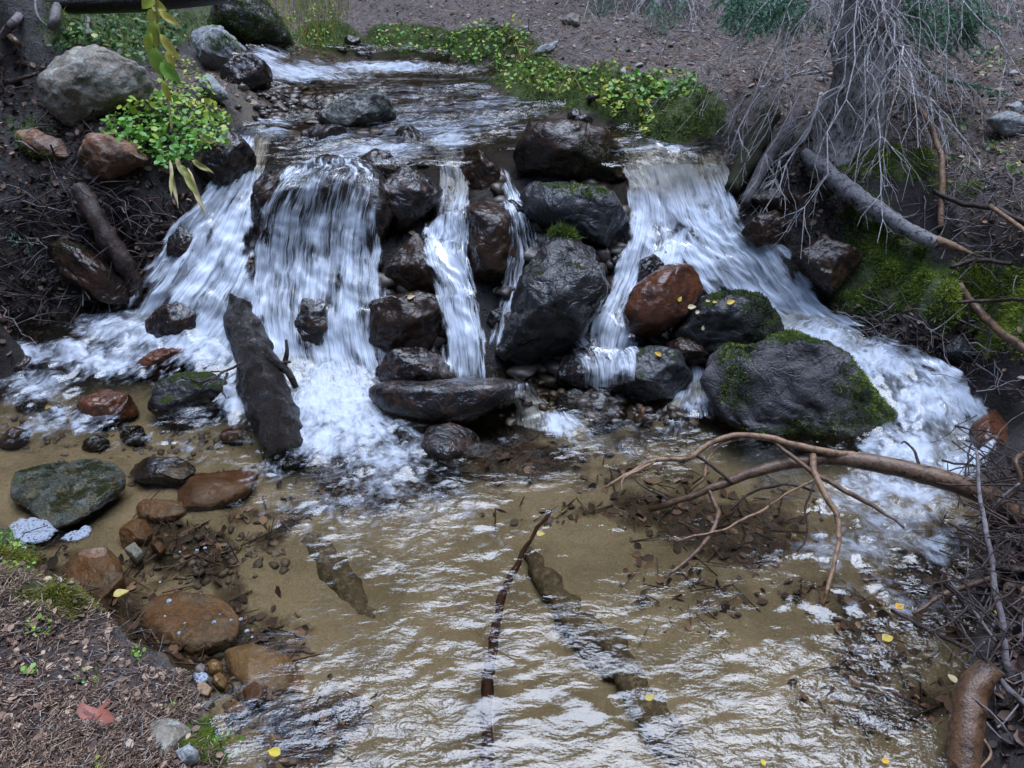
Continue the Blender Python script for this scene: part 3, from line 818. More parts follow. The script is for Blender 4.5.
# hillside
rock('h1','rock','angular grey stone high on the bare hillside',TT(560,20,573,13,582,15,581,25,569,28),'lichen',T=.8,mode='b',facets=7)
rock('h2','rock','pale flat stone leaning at the top of the far bank',TT(531,55,542,45,559,40,555,49,541,57),'pale',T=.6,mode='b')
rock('h3','rock','pale half buried rock on the right hillside, the larger',TT(986,119,1008,111,1030,121,1032,138,1005,136),'pale',T=.7,mode='b')
rock('h4','stone','pale stone just above the larger half buried rock on the right',TT(1009,104,1018,100,1026,111,1014,115),'pale',T=.7,mode='b')
for i, (x, y, r, lab) in enumerate([(352,42,9,'dark wet rock in the side rivulet under the grass, upper'),(364,52,11,'dark wet rock at the foot of the side rivulet'),(341,50,6,'small dark rock left in the side rivulet'),
        (575,115,8,'dark stone against the far bank by the mossy overhang'),(594,98,7,'brown stone at the water line under the far bank'),(585,122,11,'bent dark rock breaking the upper stream before the crest')]):
    q = [(x + r * math.cos(a) * (1 + .2 * math.sin(3 * a + i)), y - r * .75 * math.sin(a)) for a in np.linspace(0, 2 * math.pi, 11)[:-1]]
    rock('u%d' % i, 'stone', lab, q, 'wet_black', T=.8, mode='b')

# ------------------------------------------------------------------ level water: the pool with the left rapids, the upper stream
def water_sheet(name, xs, ys, zfun, mat, label, foam_blobs, keep, rip, flow_c):
    X, Y = np.meshgrid(xs, ys)
    x, y = X.ravel(), Y.ravel()
    z = zfun(x, y)
    V = np.stack([x, y, z], 1)
    px, py, t = project(V)
    foam = blobs(foam_blobs, px, py, (0.15, 1.45))
    a = rip(px, py, foam) * np.clip(.62 + .95 * fbm(np.stack([x * 2.6, y * 3.4, 0 * x + 21], 1), 3), .12, 1.7)
    c, s = math.cos(0.30), math.sin(0.30)
    xr, yr = c * x + s * y, -s * x + c * y
    xr = xr + .05 * fbm(np.stack([x * 4, y * 4, 0 * x + 2], 1), 2); yr = yr + .045 * fbm(np.stack([x * 4, y * 4, 0 * x + 6], 1), 2)
    w = fbm(np.stack([xr * 7, yr * 16, 0 * x], 1), 3) + 0.45 * fbm(np.stack([xr * 24, yr * 44, 0 * x + 3], 1), 2)
    turb = fbm(np.stack([x * 11, y * 11, 0 * x + 9], 1), 4)
    z = z + a * w * 0.0052
    # flow coordinates: polar about the foot of the fall that feeds this bit of water
    U = np.zeros((len(x), 2)); best = np.full(len(x), 1e9)
    for fx, fy, wgt in flow_c:
        p = at_z(fx, fy, 0.0)
        d = np.hypot(x - p[0], y - p[1])
        m_ = d / wgt < best
        ang = np.arctan2(y - p[1], x - p[0])
        U[m_, 0] = (ang * 0.45)[m_]; U[m_, 1] = d[m_]
        best = np.minimum(best, d / wgt)
    st_ = fbm(np.stack([U[:, 0] * 38, U[:, 1] * 9, 0 * x], 1), 3)
    z = z + np.minimum(foam, 1) * (0.010 + 0.018 * turb + 0.006 * st_)
    V[:, 2] = z
    Fq = grid_faces(len(xs), len(ys))
    g = HT(x, y)
    ok = keep(px, py, x, y) & (z > g - 0.05)
    Fq = Fq[ok[Fq].all(1)]
    used = np.unique(Fq)
    rm = -np.ones(len(x), int); rm[used] = np.arange(len(used))
    o = obj(name, V[used], rm[Fq], mat, attrs={'foam': foam[used], 'ripple': np.clip(a, 0, 2.2)[used]}, uv=U[used])
    tag(o, label, None, None, 'structure')
    return o

ZW = RBF([(*at_z(px, py, z)[:2], z) for px, py, z in [
    (0,420,.015),(60,392,.05),(120,362,.10),(200,342,.16),(0,362,.09),(60,342,.14),(150,322,.19),(235,330,.17),(100,430,.005),(200,430,.0),(80,480,0),(300,450,.0),(250,410,.02),
    (350,420,.02),(450,440,0),(560,440,0),(700,430,0),(830,350,.17),(900,350,.15),(935,400,.08),(960,430,.02),(895,455,.01),(960,490,0),(1010,420,.06),(1000,470,.0),
    (100,600,0),(300,600,0),(500,600,0),(700,600,0),(900,600,0),(300,760,0),(500,760,0),(700,760,0),(900,760,0),(500,900,0),(200,520,0),(600,480,0),(800,480,0),(200,700,0),(900,520,0),(650,400,.0),(400,390,.0)]], 0.0005)
POOL_FOAM = [(120,328,60,22,.9),(160,335,60,26,1.0),(210,325,50,24,1.0),(815,338,50,26,1.0),(70,352,40,18,.9),(515,440,18,10,.4),(335,398,66,52,1.1),(360,425,60,34,1.0),(385,460,80,42,.74),(340,510,110,40,.46),(440,505,90,36,.44),(480,540,120,40,.30),(320,440,40,30,1.0),
 (30,385,60,28,.78),(110,362,70,26,.80),(60,422,75,26,.60),(200,350,60,26,.9),(235,395,26,30,.9),(160,440,90,16,.42),(200,450,60,22,.45),(20,355,40,16,.95),(255,470,50,25,.4),(60,470,40,12,.3),
 (560,425,26,18,1.0),(580,440,40,16,.5),(660,425,60,20,.45),(700,405,26,16,.85),(640,450,50,20,.35),
 (870,365,70,34,1.0),(930,400,62,42,1.0),(990,425,46,30,.9),(905,450,62,34,.95),(900,500,90,48,.80),(850,548,80,30,.64),(930,535,70,46,.62),(960,470,40,30,.9),(850,500,60,30,.7),
 (900,600,110,40,.46),(820,600,60,20,.33),(500,640,160,40,.22),(450,700,150,50,.27),(640,720,120,40,.2),(820,640,100,30,.25),(360,560,80,30,.3),(560,520,90,30,.25)]
def rip_pool(px, py, foam):
    a = 0.48 + 0.92 * sstep(540, 730, py)
    a = a * (1 - 0.86 * blobs([(215,590,115,85),(120,520,120,50),(190,660,90,55),(250,700,60,45,.7)], px, py)) * (1 - 0.45 * blobs([(800,560,110,60),(700,640,90,50)], px, py))
    return a + 0.8 * blobs([(380,500,120,60),(900,560,140,80),(600,450,120,40)], px, py)
keep_pool = lambda px, py, x, y: (y < 3.45) & ((py > 300) | (y < 1.2))
pool = water_sheet('pool_water', np.arange(-2.75, 2.5, 0.0105), np.arange(0.5, 3.45, 0.0085), lambda x, y: ZW(x, y), M['pool'],
                   'clear shallow pool over sand with foam below the falls', POOL_FOAM, keep_pool, rip_pool,
                   [(330,335,1.0),(225,285,.8),(865,315,1.0),(540,390,.3),(690,380,.3)])

ZU = RBF([(*at_z(px, py, z)[:2], z) for px, py, z in [
    (450,72,.86),(380,66,.885),(320,72,.89),(290,80,.88),(262,60,.98),(245,52,1.03),(350,100,.815),(450,110,.80),(300,128,.78),(560,112,.805),(630,140,.785),(500,84,.84),(430,90,.83),(262,132,.78),(265,100,.83),
    (300,160,.74),(400,150,.755),(460,145,.765),(560,140,.785),(650,150,.775),(700,150,.765),(530,95,.825),(600,125,.80),(420,58,.92),(350,55,.92)]], 0.001)
UP_FOAM = [(300,72,60,14,.9),(380,68,80,8,.95),(460,70,50,8,.55),(265,62,30,18,.9),(500,105,100,22,.50),(430,125,90,22,.62),(450,98,160,34,.46),(600,125,60,20,.4),(380,150,80,18,.8),(560,132,80,18,.5),(670,146,50,14,.7),(330,140,40,14,.7),(270,125,30,22,.6),
 (560,120,60,18,.4),(640,145,50,14,.55),(450,140,30,16,.85),(480,120,60,14,.6),(300,100,40,10,.25),(520,85,60,10,.4)]
upper = water_sheet('upper_stream_water', np.arange(-2.4, 1.6, 0.0105), np.arange(3.15, 6.6, 0.011), lambda x, y: ZU(x, y), M['upper'],
                    'quick brown stream above the falls with broken white riffles', UP_FOAM,
                    lambda px, py, x, y: (py > 45) & (py < 166) & (px > 232) & (px < 735) & ((py < 150) | (px < 480) | (px > 600)),
                    lambda px, py, f: 2.0 + 0 * px, [(400,30,1.0),(250,40,.5)])

# ------------------------------------------------------------------ falls: lofted sheets of flow lines laid over the ground and the rocks beneath
def fall(name, label, lines, solids, dens, nu=90, nv=150, off=0.02, layers=2, mats=('fall', 'fall2'), amp=0.006, blur=6, seed=0, edge=0.10, cat='waterfall', parent=None, tpow=1.0):
    Ls = [spline(l, nv) for l in lines]                    # each nv x 2
    G = np.stack(Ls, 1)                                    # nv, k, 2
    PX = np.stack([spline(G[i], nu) for i in range(nv)], 0)  # nv, nu, 2
    T = np.array([[hit(PX[i, j, 0], PX[i, j, 1], solids) for j in range(nu)] for i in range(nv)])
    # bridge hollows: the sheet leaps from rock to rock, keeps in front of what it hits
    B = T.copy()
    for _ in range(3):
        for ax in (0, 1):
            acc = 0
            for s in range(-blur, blur + 1):
                idx = np.clip(np.arange(B.shape[ax]) + s, 0, B.shape[ax] - 1)
                acc = acc + np.take(B, idx, ax)
            B = acc / (2 * blur + 1)
    T = np.minimum(B, T) * 0.6 + B * 0.4
    root = None
    for L in range(layers):
        W = np.empty((nv, nu, 3))
        for i in range(nv):
            for j in range(nu):
                W[i, j] = at_t(PX[i, j, 0], PX[i, j, 1], T[i, j] - off - 0.018 * L)
        dv = np.linalg.norm(np.diff(W, axis=0), axis=2)
        vv = np.vstack([np.zeros((1, nu)), np.cumsum(dv, 0)])
        du = np.linalg.norm(np.diff(W, axis=1), axis=2).mean(0)
        uu = np.concatenate([[0], np.cumsum(du)])[None, :] + np.zeros((nv, 1))
        uu = uu * 0.6 + 0.4 * np.concatenate([np.zeros((nv, 1)), np.cumsum(np.linalg.norm(np.diff(W, axis=1), axis=2), 1)], 1)
        rid = fbm(np.stack([uu.ravel() * 22 + 2 * np.sin(vv.ravel() * 5), vv.ravel() * 3.0, np.full(uu.size, seed + L * 5.0)], 1), 3).reshape(nv, nu)
        sN = np.linspace(0, 1, nv)[:, None]; uN = np.linspace(0, 1, nu)[None, :]
        lump = fbm(np.stack([uu.ravel() * 7, vv.ravel() * 6, np.full(uu.size, seed * 3.0)], 1), 3).reshape(nv, nu)
        rid = rid + 2.6 * lump * sstep(.1, .3, sN)
        W = W - FWD * (rid * amp)[..., None] + np.array([0, 0, 1]) * (rid * amp * 0.4)[..., None]
        d = dens(sN, uN) + 0 * W[..., 0]
        eu = np.minimum(uN, 1 - uN) / (2.2 * edge)
        ed = eu + 0 * sN
        sq = sstep(0, 0.06, sN) * sstep(0, 0.05, 1 - sN)
        wob = fbm(np.stack([uu.ravel() * 14, vv.ravel() * 6, np.full(uu.size, seed + 40.0)], 1), 3).reshape(nv, nu)
        ed = sstep(-.05, .6, ed + 0.75 * wob * (ed < 1.2)) * sstep(0, .1, eu) * sq
        d = (d + 0.14 + 0.55 * wob) * ed
        if L: d = d * 0.7 - 0.12
        o = obj(name if L == 0 else 'inner_sheet', W.reshape(-1, 3), grid_faces(nu, nv), M[mats[L % len(mats)]], parent=root,
                attrs={'foam': d.ravel()}, uv=np.stack([uu.ravel(), vv.ravel()], 1))
        if L == 0:
            root = o
            tag(o, label, cat)
    return root

S0 = GROUND
bB = rock_bvh('b1', 'r8b')
fall('waterfall', 'wide curtain of white water pouring over the broad boulder, left of centre',
     [[(334,135),(294,158),(260,200),(242,258),(240,330),(262,425)],
      [(356,138),(322,160),(292,190),(278,260),(274,330),(292,432)],
      [(374,142),(345,160),(328,190),(318,260),(316,340),(330,438)],
      [(392,144),(364,162),(356,194),(352,260),(354,340),(370,432)],
      [(410,148),(384,166),(382,200),(388,270),(394,345),(418,428)]],
     S0 + bB, lambda s, u: 0.54 + 0.34 * sstep(.62, .95, s) - 0.30 * sstep(.20, .30, s) * (1 - sstep(.36, .55, s)) - .06 * sstep(.26, .16, s), nu=110, nv=170, off=.03, seed=1)
fall('waterfall', 'broad white chute down the far left side of the falls',
     [[(234,122),(216,172),(180,215),(145,262),(110,305),(40,352)],
      [(252,126),(238,172),(210,215),(188,265),(170,308),(140,362)],
      [(266,130),(252,172),(232,218),(222,268),(218,318),(215,372)],
      [(280,134),(262,176),(254,228),(258,285),(262,345),(262,410)]],
     S0, lambda s, u: 0.80 - 0.10 * (1 - sstep(.05, .2, s)) - .35 * sstep(.35, 0, u) * sstep(.25, .4, s), nu=90, nv=140, off=.05, seed=2, mats=('chute', 'fall2'))
fall('waterfall', 'thin middle fall dropping between brown rocks onto the flat slab',
     [[(428,140),(440,178),(424,226),(420,252),(436,300),(438,384)],
      [(444,142),(452,180),(440,226),(438,255),(452,300),(456,386)],
      [(456,142),(462,182),(456,226),(456,258),(468,300),(476,387)],
      [(464,146),(470,186),(469,228),(470,262),(482,310),(492,386)]],
     S0 + rock_bvh('r17', 'r16', 'r18'), lambda s, u: 0.68 - .15 * (1 - sstep(.1, .3, s)) - .1 * u, nu=60, nv=150, off=.06, seed=3, edge=.16)
fall('waterfall', 'small trickle over the wet knob beside the angular boulder',
     [[(494,165),(504,205),(508,246),(500,290),(486,350)],
      [(502,166),(514,205),(524,250),(514,292),(500,352)],
      [(508,168),(526,208),(540,252),(520,300),(508,360)]],
     S0 + rock_bvh('r16b', 'r16'), lambda s, u: 0.30 + .2 * sstep(.3, .1, abs(u - .5)), nu=30, nv=90, off=.03, seed=4, layers=1)
fall('waterfall', 'left arm of the right fall, slipping down beside the red brown boulder',
     [[(606,134),(620,170),(628,215),(612,275),(592,322),(584,376)],
      [(622,136),(634,172),(640,218),(628,272),(606,324),(598,378)],
      [(640,138),(648,172),(654,220),(648,262),(622,322),(612,378)],
      [(664,140),(674,174),(690,222),(696,262),(652,318),(634,378)]],
     S0, lambda s, u: 0.76 - .14 * (1 - sstep(.05, .3, s)) - .2 * sstep(.6, .9, s), nu=70, nv=150, off=.05, seed=5, mats=('chute', 'fall2'))
fall('waterfall', 'wide right fall running on past the big mossy boulder to the pool',
     [[(642,138),(652,172),(664,222),(688,272),(735,322),(800,356),(866,392),(898,440),(905,486)],
      [(668,140),(680,175),(702,225),(734,267),(776,314),(830,350),(894,390),(925,440),(934,490)],
      [(696,142),(710,178),(730,222),(764,260),(800,305),(850,342),(922,382),(955,435),(962,488)],
      [(722,144),(738,190),(754,228),(798,258),(824,298),(872,330),(945,360),(992,402),(1002,462)]],
     S0 + rock_bvh('r28'), lambda s, u: 0.78 - .14 * (1 - sstep(.03, .2, s)) - .2 * sstep(.14, .02, abs(u - .62)) * (1 - sstep(.2, .36, s)) + .16 * sstep(.4, .6, s) - .25 * sstep(.82, 1, s), nu=110, nv=260, off=.05, seed=6, mats=('chute', 'fall2'), blur=5)
fall('waterfall', 'little fan of water falling off the right end of the flat slab',
     [[(516,384),(514,400),(512,425)], [(524,382),(530,400),(540,432)], [(532,382),(548,402),(566,438)]],
     S0 + rock_bvh('r20'), lambda s, u: 0.6 + 0 * s, nu=30, nv=50, off=.03, seed=7)
fall('waterfall', 'small spill between the wet grey rock and the big mossy boulder',
     [[(560,345),(580,362),(584,388)], [(590,330),(610,352),(612,388)], [(620,338),(640,348),(640,380)]],
     S0 + rock_bvh('r25', 'r25e'), lambda s, u: 0.42 + 0 * s, nu=40, nv=60, off=.02, seed=8)
fall('waterfall', 'short white spill left of the big mossy boulder',
     [[(676,365),(676,385),(660,412)], [(690,362),(696,384),(690,414)], [(704,366),(712,386),(716,412)]],
     S0, lambda s, u: 0.62 + 0 * s, nu=30, nv=50, off=.05, seed=9)

# ------------------------------------------------------------------ wood
def bark_mat(name, c1, c2, c3, rough=(0.5, 0.8), coat=0.0, scale=1.0, bump=0.8, stretch=(1, 1, 1)):
    m = NT(name)
    co = m.coord('Object', stretch)
    a, b, c = m.noise(co, 9 * scale, 5, 0.65, 0.6), m.noise(co, 40 * scale, 5, 0.7), m.noise(co, 170 * scale, 3, 0.7)
    col = m.mix(m.ramp(a, [(0.35, 0.0), (0.65, 1.0)]), c1, c2)
    col = m.mix(m.ramp(b, [(0.5, 0.0), (0.62, 1.0)]), col, c3)
    col = m.mix(0.5, col, m.ramp(c, [(0.3, 0.5), (0.7, 1.4)]), 'MULTIPLY')
    h = m.math('ADD', b, m.math('MULTIPLY', c, 0.4))
    ro = m.math('ADD', m.math('MULTIPLY', b, rough[1] - rough[0]), rough[0])
    nb = m.bump(h, bump, 0.008)
    return m.done(m.principled(col, ro, nb, 0.15, coat, 0.06))
M['log_wet'] = bark_mat('wet_black_log', (0.006, 0.005, 0.005), (0.015, 0.010, 0.009), (0.024, 0.015, 0.012), (0.15, 0.5), 0.55, bump=1.0)
M['log_grey'] = bark_mat('grey_peeled_log', (0.19, 0.18, 0.19), (0.27, 0.26, 0.27), (0.05, 0.04, 0.04), (0.4, 0.7), 0.2)
M['log_brown'] = bark_mat('smooth_brown_wood', (0.095, 0.048, 0.026), (0.14, 0.075, 0.04), (0.035, 0.019, 0.013), (0.2, 0.5), 0.6, 1.0, 0.6)
M['branch_brown'] = bark_mat('brown_branch_bark', (0.10, 0.058, 0.038), (0.17, 0.105, 0.068), (0.05, 0.03, 0.022), (0.3, 0.5), 0.25, 1.0, 0.4)
M['branch_tan'] = bark_mat('tan_branch_bark', (0.20, 0.12, 0.07), (0.30, 0.19, 0.12), (0.10, 0.06, 0.04), (0.4, 0.6), 0.1, 1.0, 0.4)
M['twig_dark'] = bark_mat('dark_twig_bark', (0.020, 0.014, 0.014), (0.05, 0.032, 0.028), (0.08, 0.055, 0.045), (0.4, 0.7), 0.2)
M['twig_grey'] = bark_mat('grey_twig_bark', (0.14, 0.12, 0.125), (0.22, 0.195, 0.20), (0.08, 0.065, 0.065), (0.6, 0.9))
M['dead_branch'] = bark_mat('dead_spruce_twigs', (0.46, 0.43, 0.43), (0.60, 0.57, 0.57), (0.22, 0.19, 0.18), (0.6, 0.9))
M['trunk'] = bark_mat('spruce_bark', (0.30, 0.27, 0.265), (0.44, 0.41, 0.40), (0.10, 0.085, 0.08), (0.7, 0.9), 0, 1.6, 1.0, (1, 1, 0.5))
M['mossy_log'] = bark_mat('mossy_post_bark', (0.035, 0.040, 0.016), (0.06, 0.052, 0.03), (0.075, 0.065, 0.055), (0.6, 0.9))
M['sunk_wood'] = bark_mat('sunken_black_wood', (0.055, 0.042, 0.027), (0.10, 0.078, 0.05), (0.16, 0.125, 0.08), (0.5, 0.8))
M['sunk_red'] = bark_mat('sunken_reddish_wood', (0.035, 0.014, 0.009), (0.06, 0.026, 0.015), (0.02, 0.012, 0.01), (0.5, 0.8))

ALLB = None
def gpath(pp, n=30):
    """(px, py, metres in front of the ground) -> points"""
    return spline([hitp(a, b, c, GROUND) for a, b, c in pp], n)
def zpath(pp, n=30):
    return spline([at_z(a, b, c) for a, b, c in pp], n)
def px2m(path, rpx):
    _, _, t = project(np.asarray(path)[[0, -1]])
    return np.array(rpx) * t.mean() / F
def wobble(P, a, f, seed):
    return P + a * np.stack([fbm(P * f + seed + 10 * k, 2) for k in range(3)], 1)
def log(name, label, path, rpx, mat, cat, k=14, rough=.18, seed=0, wob=0.0, parent=None, group=None, jag=True):
    path = np.asarray(path)
    if wob: path = wobble(path, wob, 9, seed)
    mb = MB(); mb.tube(path, px2m(path, rpx), k, rough=rough, seed=seed)
    o = mb.build(name, M[mat], parent, loc=path[len(path) // 2] if parent is None else None)
    if parent is None: tag(o, label, cat, group)
    return o

# slanting log in the left fall, with its stubs as parts
la, lb = hitp(232, 288, -.04, GROUND), at_z(289, 462, -.06)
p = wobble(la + np.linspace(0, 1, 60)[:, None] * (lb - la), .010, 5, 2)
lg = log('fallen_log', 'thick black wet log slanting down out of the wide left fall into the pool', p, [13, 18, 21, 22, 20], 'wet_log', 'log', 40, .20, 3)
def part_tube(name, mat, parent, path, r, k=6, rough=.15, seed=0):
    mb = MB(); mb.tube(path, r, k, rough=rough, seed=seed)
    w = mb.build(name, M[mat], parent)
    return w
part_tube('branch_stub', 'wet_log', lg, gpath([(262,345,.16),(275,362,.20),(288,372,.19),(296,388,.16)], 10), [.022, .012])
part_tube('branch_stub', 'wet_log', lg, gpath([(284,366,.18),(287,352,.2),(286,340,.2)], 6), [.014, .006])
mb = MB()
for q in [[(290,362,.2),(262,362,.2),(236,366,.2),(216,378,.2),(198,392,.18)],[(236,366,.2),(225,371,.2),(210,372,.2)],[(250,364,.2),(262,372,.2),(282,374,.2)],[(228,372,.2),(222,386,.2),(226,398,.18)],[(244,366,.2),(246,380,.2),(250,396,.18)],[(216,378,.2),(202,382,.19),(192,380,.18)]]:
    P_ = wobble(gpath(q, 14), .008, 30, 2); mb.tube(P_, [.006, .003], 5)
tag(mb.build('snagged_twig', M['twig_dark'], None, loc=P_[0]), 'dark forked twig caught across the slanting log', 'twig')

# logs on the right bank
lg = log('birch_log', 'grey peeled log lying down the right bank with a split pointed end', gpath([(803,153,.10),(825,170,.10),(850,192,.09),(880,212,.08),(910,231,.07),(940,243,.06)], 30), [6.5, 9.5, 10, 9, 7, 6], 'log_grey', 'log', 14, .16, 6, .01)
part_tube('split_end', 'branch_tan', lg, gpath([(936,240,.075),(955,247,.07),(978,256,.05)], 8), [.024, .017, .003])
log('mossy_post', 'mossy leaning post under the overhang right of the falls', gpath([(772,112,.12),(758,140,.14),(745,165,.12),(732,190,.08)], 16), [9, 11, 11, 8], 'mossy_log', 'log', 12, .3, 8)
log('grey_plank', 'grey weathered pole leaning beside the mossy post', gpath([(800,112,.15),(780,140,.17),(764,165,.14),(745,203,.08)], 16), [7, 7, 6.5, 5], 'twig_grey', 'log', 8, .15, 9)
log('bank_stick', 'red brown straight stick poking from the right bank moss', gpath([(959,284,.06),(980,312,.08),(1005,335,.08),(1034,356,.08)], 20), [4, 4.2, 4, 4], 'branch_brown', 'stick', 8, .12, 10, .006)
log('bank_stick', 'thin dark stick lying level across the red brown one', gpath([(958,303,.10),(990,300,.11),(1032,300,.11)], 16), [1.8, 2, 2], 'twig_dark', 'stick', 6, .12, 11, .006)
log('bank_stick', 'short dark stick below the split end of the grey log', gpath([(950,266,.07),(975,260,.07),(1012,264,.05)], 16), [2.6, 3, 2], 'twig_dark', 'stick', 6, .2, 12, .006)
log('bank_stick', 'long dark stick crossing the upper right bank', gpath([(935,192,.06),(965,204,.08),(1000,212,.08),(1030,226,.06)], 18), [2.5, 3, 3, 3], 'twig_dark', 'stick', 6, .15, 13, .01)
log('bank_stick', 'tan stick end forking up above the long dark stick', gpath([(990,206,.1),(1010,220,.1),(1032,236,.08)], 10), [2.5, 2.5, 2.5], 'branch_tan', 'stick', 6, .1, 14)
log('bent_sapling', 'brown bare stem arching down onto the right bank', gpath([(896,78,.28),(918,105,.25),(935,135,.2),(942,170,.14),(941,228,.02)], 24), [1.6, 2.2, 2.6, 2.8, 3.0], 'branch_tan', 'stem', 7, .12, 15, .006)
log('fallen_log', 'dead peeling grey brown trunk leaning down the left bank', gpath([(80,188,.05),(98,220,.09),(118,252,.10),(132,278,.08),(139,304,.02)], 24), [8, 10, 10, 8, 5], 'twig_dark', 'log', 12, .35, 16, .012)
log('fallen_log', 'dark log lying across the top left corner', [at_t(-40, 6, 4.2), at_t(60, 3, 4.3), at_t(140, 0, 4.4), at_t(225, -6, 4.6)], [10, 10, 10, 9], 'log_wet', 'log', 12, .2, 17)
for i, (lab, q, r, mt) in enumerate([
    ('pale bare stick leaning in the top left corner', [(36,-8),(14,22),(-6,44)], 3.2, 'twig_grey'),
    ('reddish stick end under the pale one at the left edge', [(-6,22),(10,36),(22,47)], 2.8, 'branch_brown'),
    ('short broken grey stub hanging under the top left log', [(58,-2),(56,14),(52,28)], 4.0, 'twig_grey'),
    ('thin pale stick hanging straight under the top left log', [(92,-6),(89,12),(87,34)], 2.0, 'twig_grey'),
    ('thin dark twig curving down from the top left log', [(34,-4),(38,16),(50,28)], 1.2, 'twig_grey'),
    ('black bare stick lying below the big lichened boulder', [(-4,84),(16,80),(36,73)], 2.4, 'twig_dark')]):
    P_ = spline([hitp(a, b, .18 if i != 5 else .04, GROUND) for a, b in q], 12)
    log('bank_twig', lab, P_, [r, r, r * .7], mt, 'stick', 7, .12, 20 + i, .006)

# the long branch fallen over the pool
br = log('fallen_branch', 'long smooth brown branch reaching over the pool from the right bank, forking into bare twigs',
         zpath([(1045,538,.06),(990,497,.16),(930,476,.20),(860,461,.20),(820,459,.18),(770,467,.14),(720,485,.08),(690,497,.035),(650,510,-.04)], 50),
         [10, 10, 9.5, 8.5, 7, 6, 4.5, 3.5, 3], 'branch_brown', 'branch', 12, .10, 30, .006)
def tw(pp, r, mat='branch_brown', n=22, wob=.006, sd=0):
    P_ = wobble(zpath(pp, n), wob, 14, sd)
    mb = MB(); mb.tube(P_, px2m(P_, r), 7, rough=.12, seed=sd); mb.build('twig', M[mat], br)
tw([(862,461,.20),(850,455,.215),(815,450,.215),(765,437,.23),(735,436,.22),(710,443,.20),(690,457,.165),(655,460,.14),(625,475,.10),(606,488,.07)], [4.5, 4, 3.2, 2.6, 2.2, 1.6], 'branch_tan', 40, sd=1)
tw([(655,461,.14),(624,478,.10),(622,492,.07)], [1.4, 1.1], 'branch_tan', sd=2)
tw([(812,455,.20),(816,478,.17),(832,505,.13),(839,525,.10),(836,555,.05),(822,610,-.03)], [3.6, 3.4, 3, 2.4, 2], 'branch_tan', sd=3)
tw([(770,438,.22),(790,455,.20),(830,482,.16),(865,502,.13),(890,517,.11),(904,528,.10)], [1.6, 2.4, 2.6, 1.8, 1.0], 'branch_brown', sd=4)
tw([(694,454,.17),(712,466,.14),(733,484,.09)], [1.5, 1.6], 'twig_dark', sd=5)
tw([(740,437,.21),(722,445,.19),(708,458,.15),(704,475,.12),(690,492,.05)], [1.8, 1.8, 1.2], 'branch_tan', sd=6)
tw([(708,487,.07),(716,505,.05),(718,515,.05),(710,535,.03),(690,558,.015),(664,577,.0)], [2.6, 2.6, 2.2, 1.4], 'branch_brown', sd=7)
tw([(768,507,.07),(745,520,.06),(720,530,.05),(676,541,.01)], [1.4, 1.4, .9], 'branch_tan', sd=8)
tw([(816,492,.13),(800,486,.13),(775,485,.11),(748,495,.06),(730,510,.02)], [1.2, 1.6, 1.2], 'twig_dark', sd=9)
tw([(816,480,.17),(806,510,.10),(807,535,.05),(796,552,.01)], [1.3, 1.0, .7], 'twig_dark', sd=10)
tw([(920,465,.22),(915,452,.24),(906,442,.26),(902,444,.26)], [1.6, 1.2, .7], 'twig_dark', sd=11)
tw([(668,500,.02),(650,490,.03),(632,478,.03)], [1.2, .8], 'twig_dark', sd=12)
tw([(830,452,.21),(800,447,.22),(780,442,.22)], [1.4, 1.0], 'branch_tan', sd=13)
tw([(818,478,.17),(790,492,.12),(770,505,.08)], [1.4, 1.0], 'branch_tan', sd=14)

# wet log at the lower right corner and the drift sticks caught above it
log('fallen_log', 'smooth wet brown log end dipping into the pool at the lower right', zpath([(990,668,.14),(974,692,.10),(966,730,.05),(962,800,-.04)], 20), [12.5, 15, 16, 15.5, 15], 'log_brown', 'log', 24, .10, 40, .003)
DR = [('tall pale bare stick standing in the drift pile at the right edge', [(976,452,.42),(984,520,.32),(996,590,.22),(1010,676,.08)], [1.6, 2.6, 3.2, 3.6], 'twig_grey'),
 ('dark straight stick sloping from the pool to the smooth wet log', [(892,610,.02),(925,628,.05),(970,650,.10),(1004,676,.12)], [2.0, 2.4, 2.6, 3], 'twig_dark'),
 ('red brown stick lying half in the water above the dark sloping one', [(912,614,.01),(945,594,.04),(975,584,.08),(1010,570,.1)], [2.2, 2.8, 3, 3], 'branch_brown'),
 ('thin pale straight stick slanting over the red brown one', [(948,578,.16),(968,604,.12),(996,642,.10)], [1.2, 1.8, 1.8], 'twig_grey'),
 ('short pale peg stuck upright beside the smooth wet log', [(984,640,.16),(976,654,.12),(970,668,.08)], [1.6, 1.6, 1.4], 'twig_grey'),
 ('curved reddish stick arching above the drift pile', [(1030,450,.32),(1016,462,.34),(1020,480,.30),(1008,500,.24),(996,510,.2)], [2.6, 2.4, 2, 1.4], 'branch_brown'),
 ('pale forked twig leaning on the tall pale stick', [(1018,484,.3),(1005,496,.26),(990,512,.2),(976,524,.14)], [1.4, 1.6, 1.2], 'twig_grey'),
 ('thick grey stick behind the smooth wet log', [(1030,710,.1),(1012,692,.12),(1000,678,.12)], [3.4, 3.4, 3], 'twig_grey'),
 ('yellowish curled twig at the bottom right corner', [(982,738,.05),(990,752,.04),(984,764,.03),(974,772,.02)], [1.5, 1.4, 1], 'branch_tan'),
 ('knotty drift stick lying under the long branch at the right', [(976,556,.10),(1000,566,.12),(1030,572,.12)], [3.5, 4.2, 4], 'twig_dark')]
for i, (lab, q, r, mt) in enumerate(DR):
    log('drift_stick', lab, zpath(q, 18), r, mt, 'stick', 7, .15, 50 + i, .006, group='drift sticks caught on the right bank')

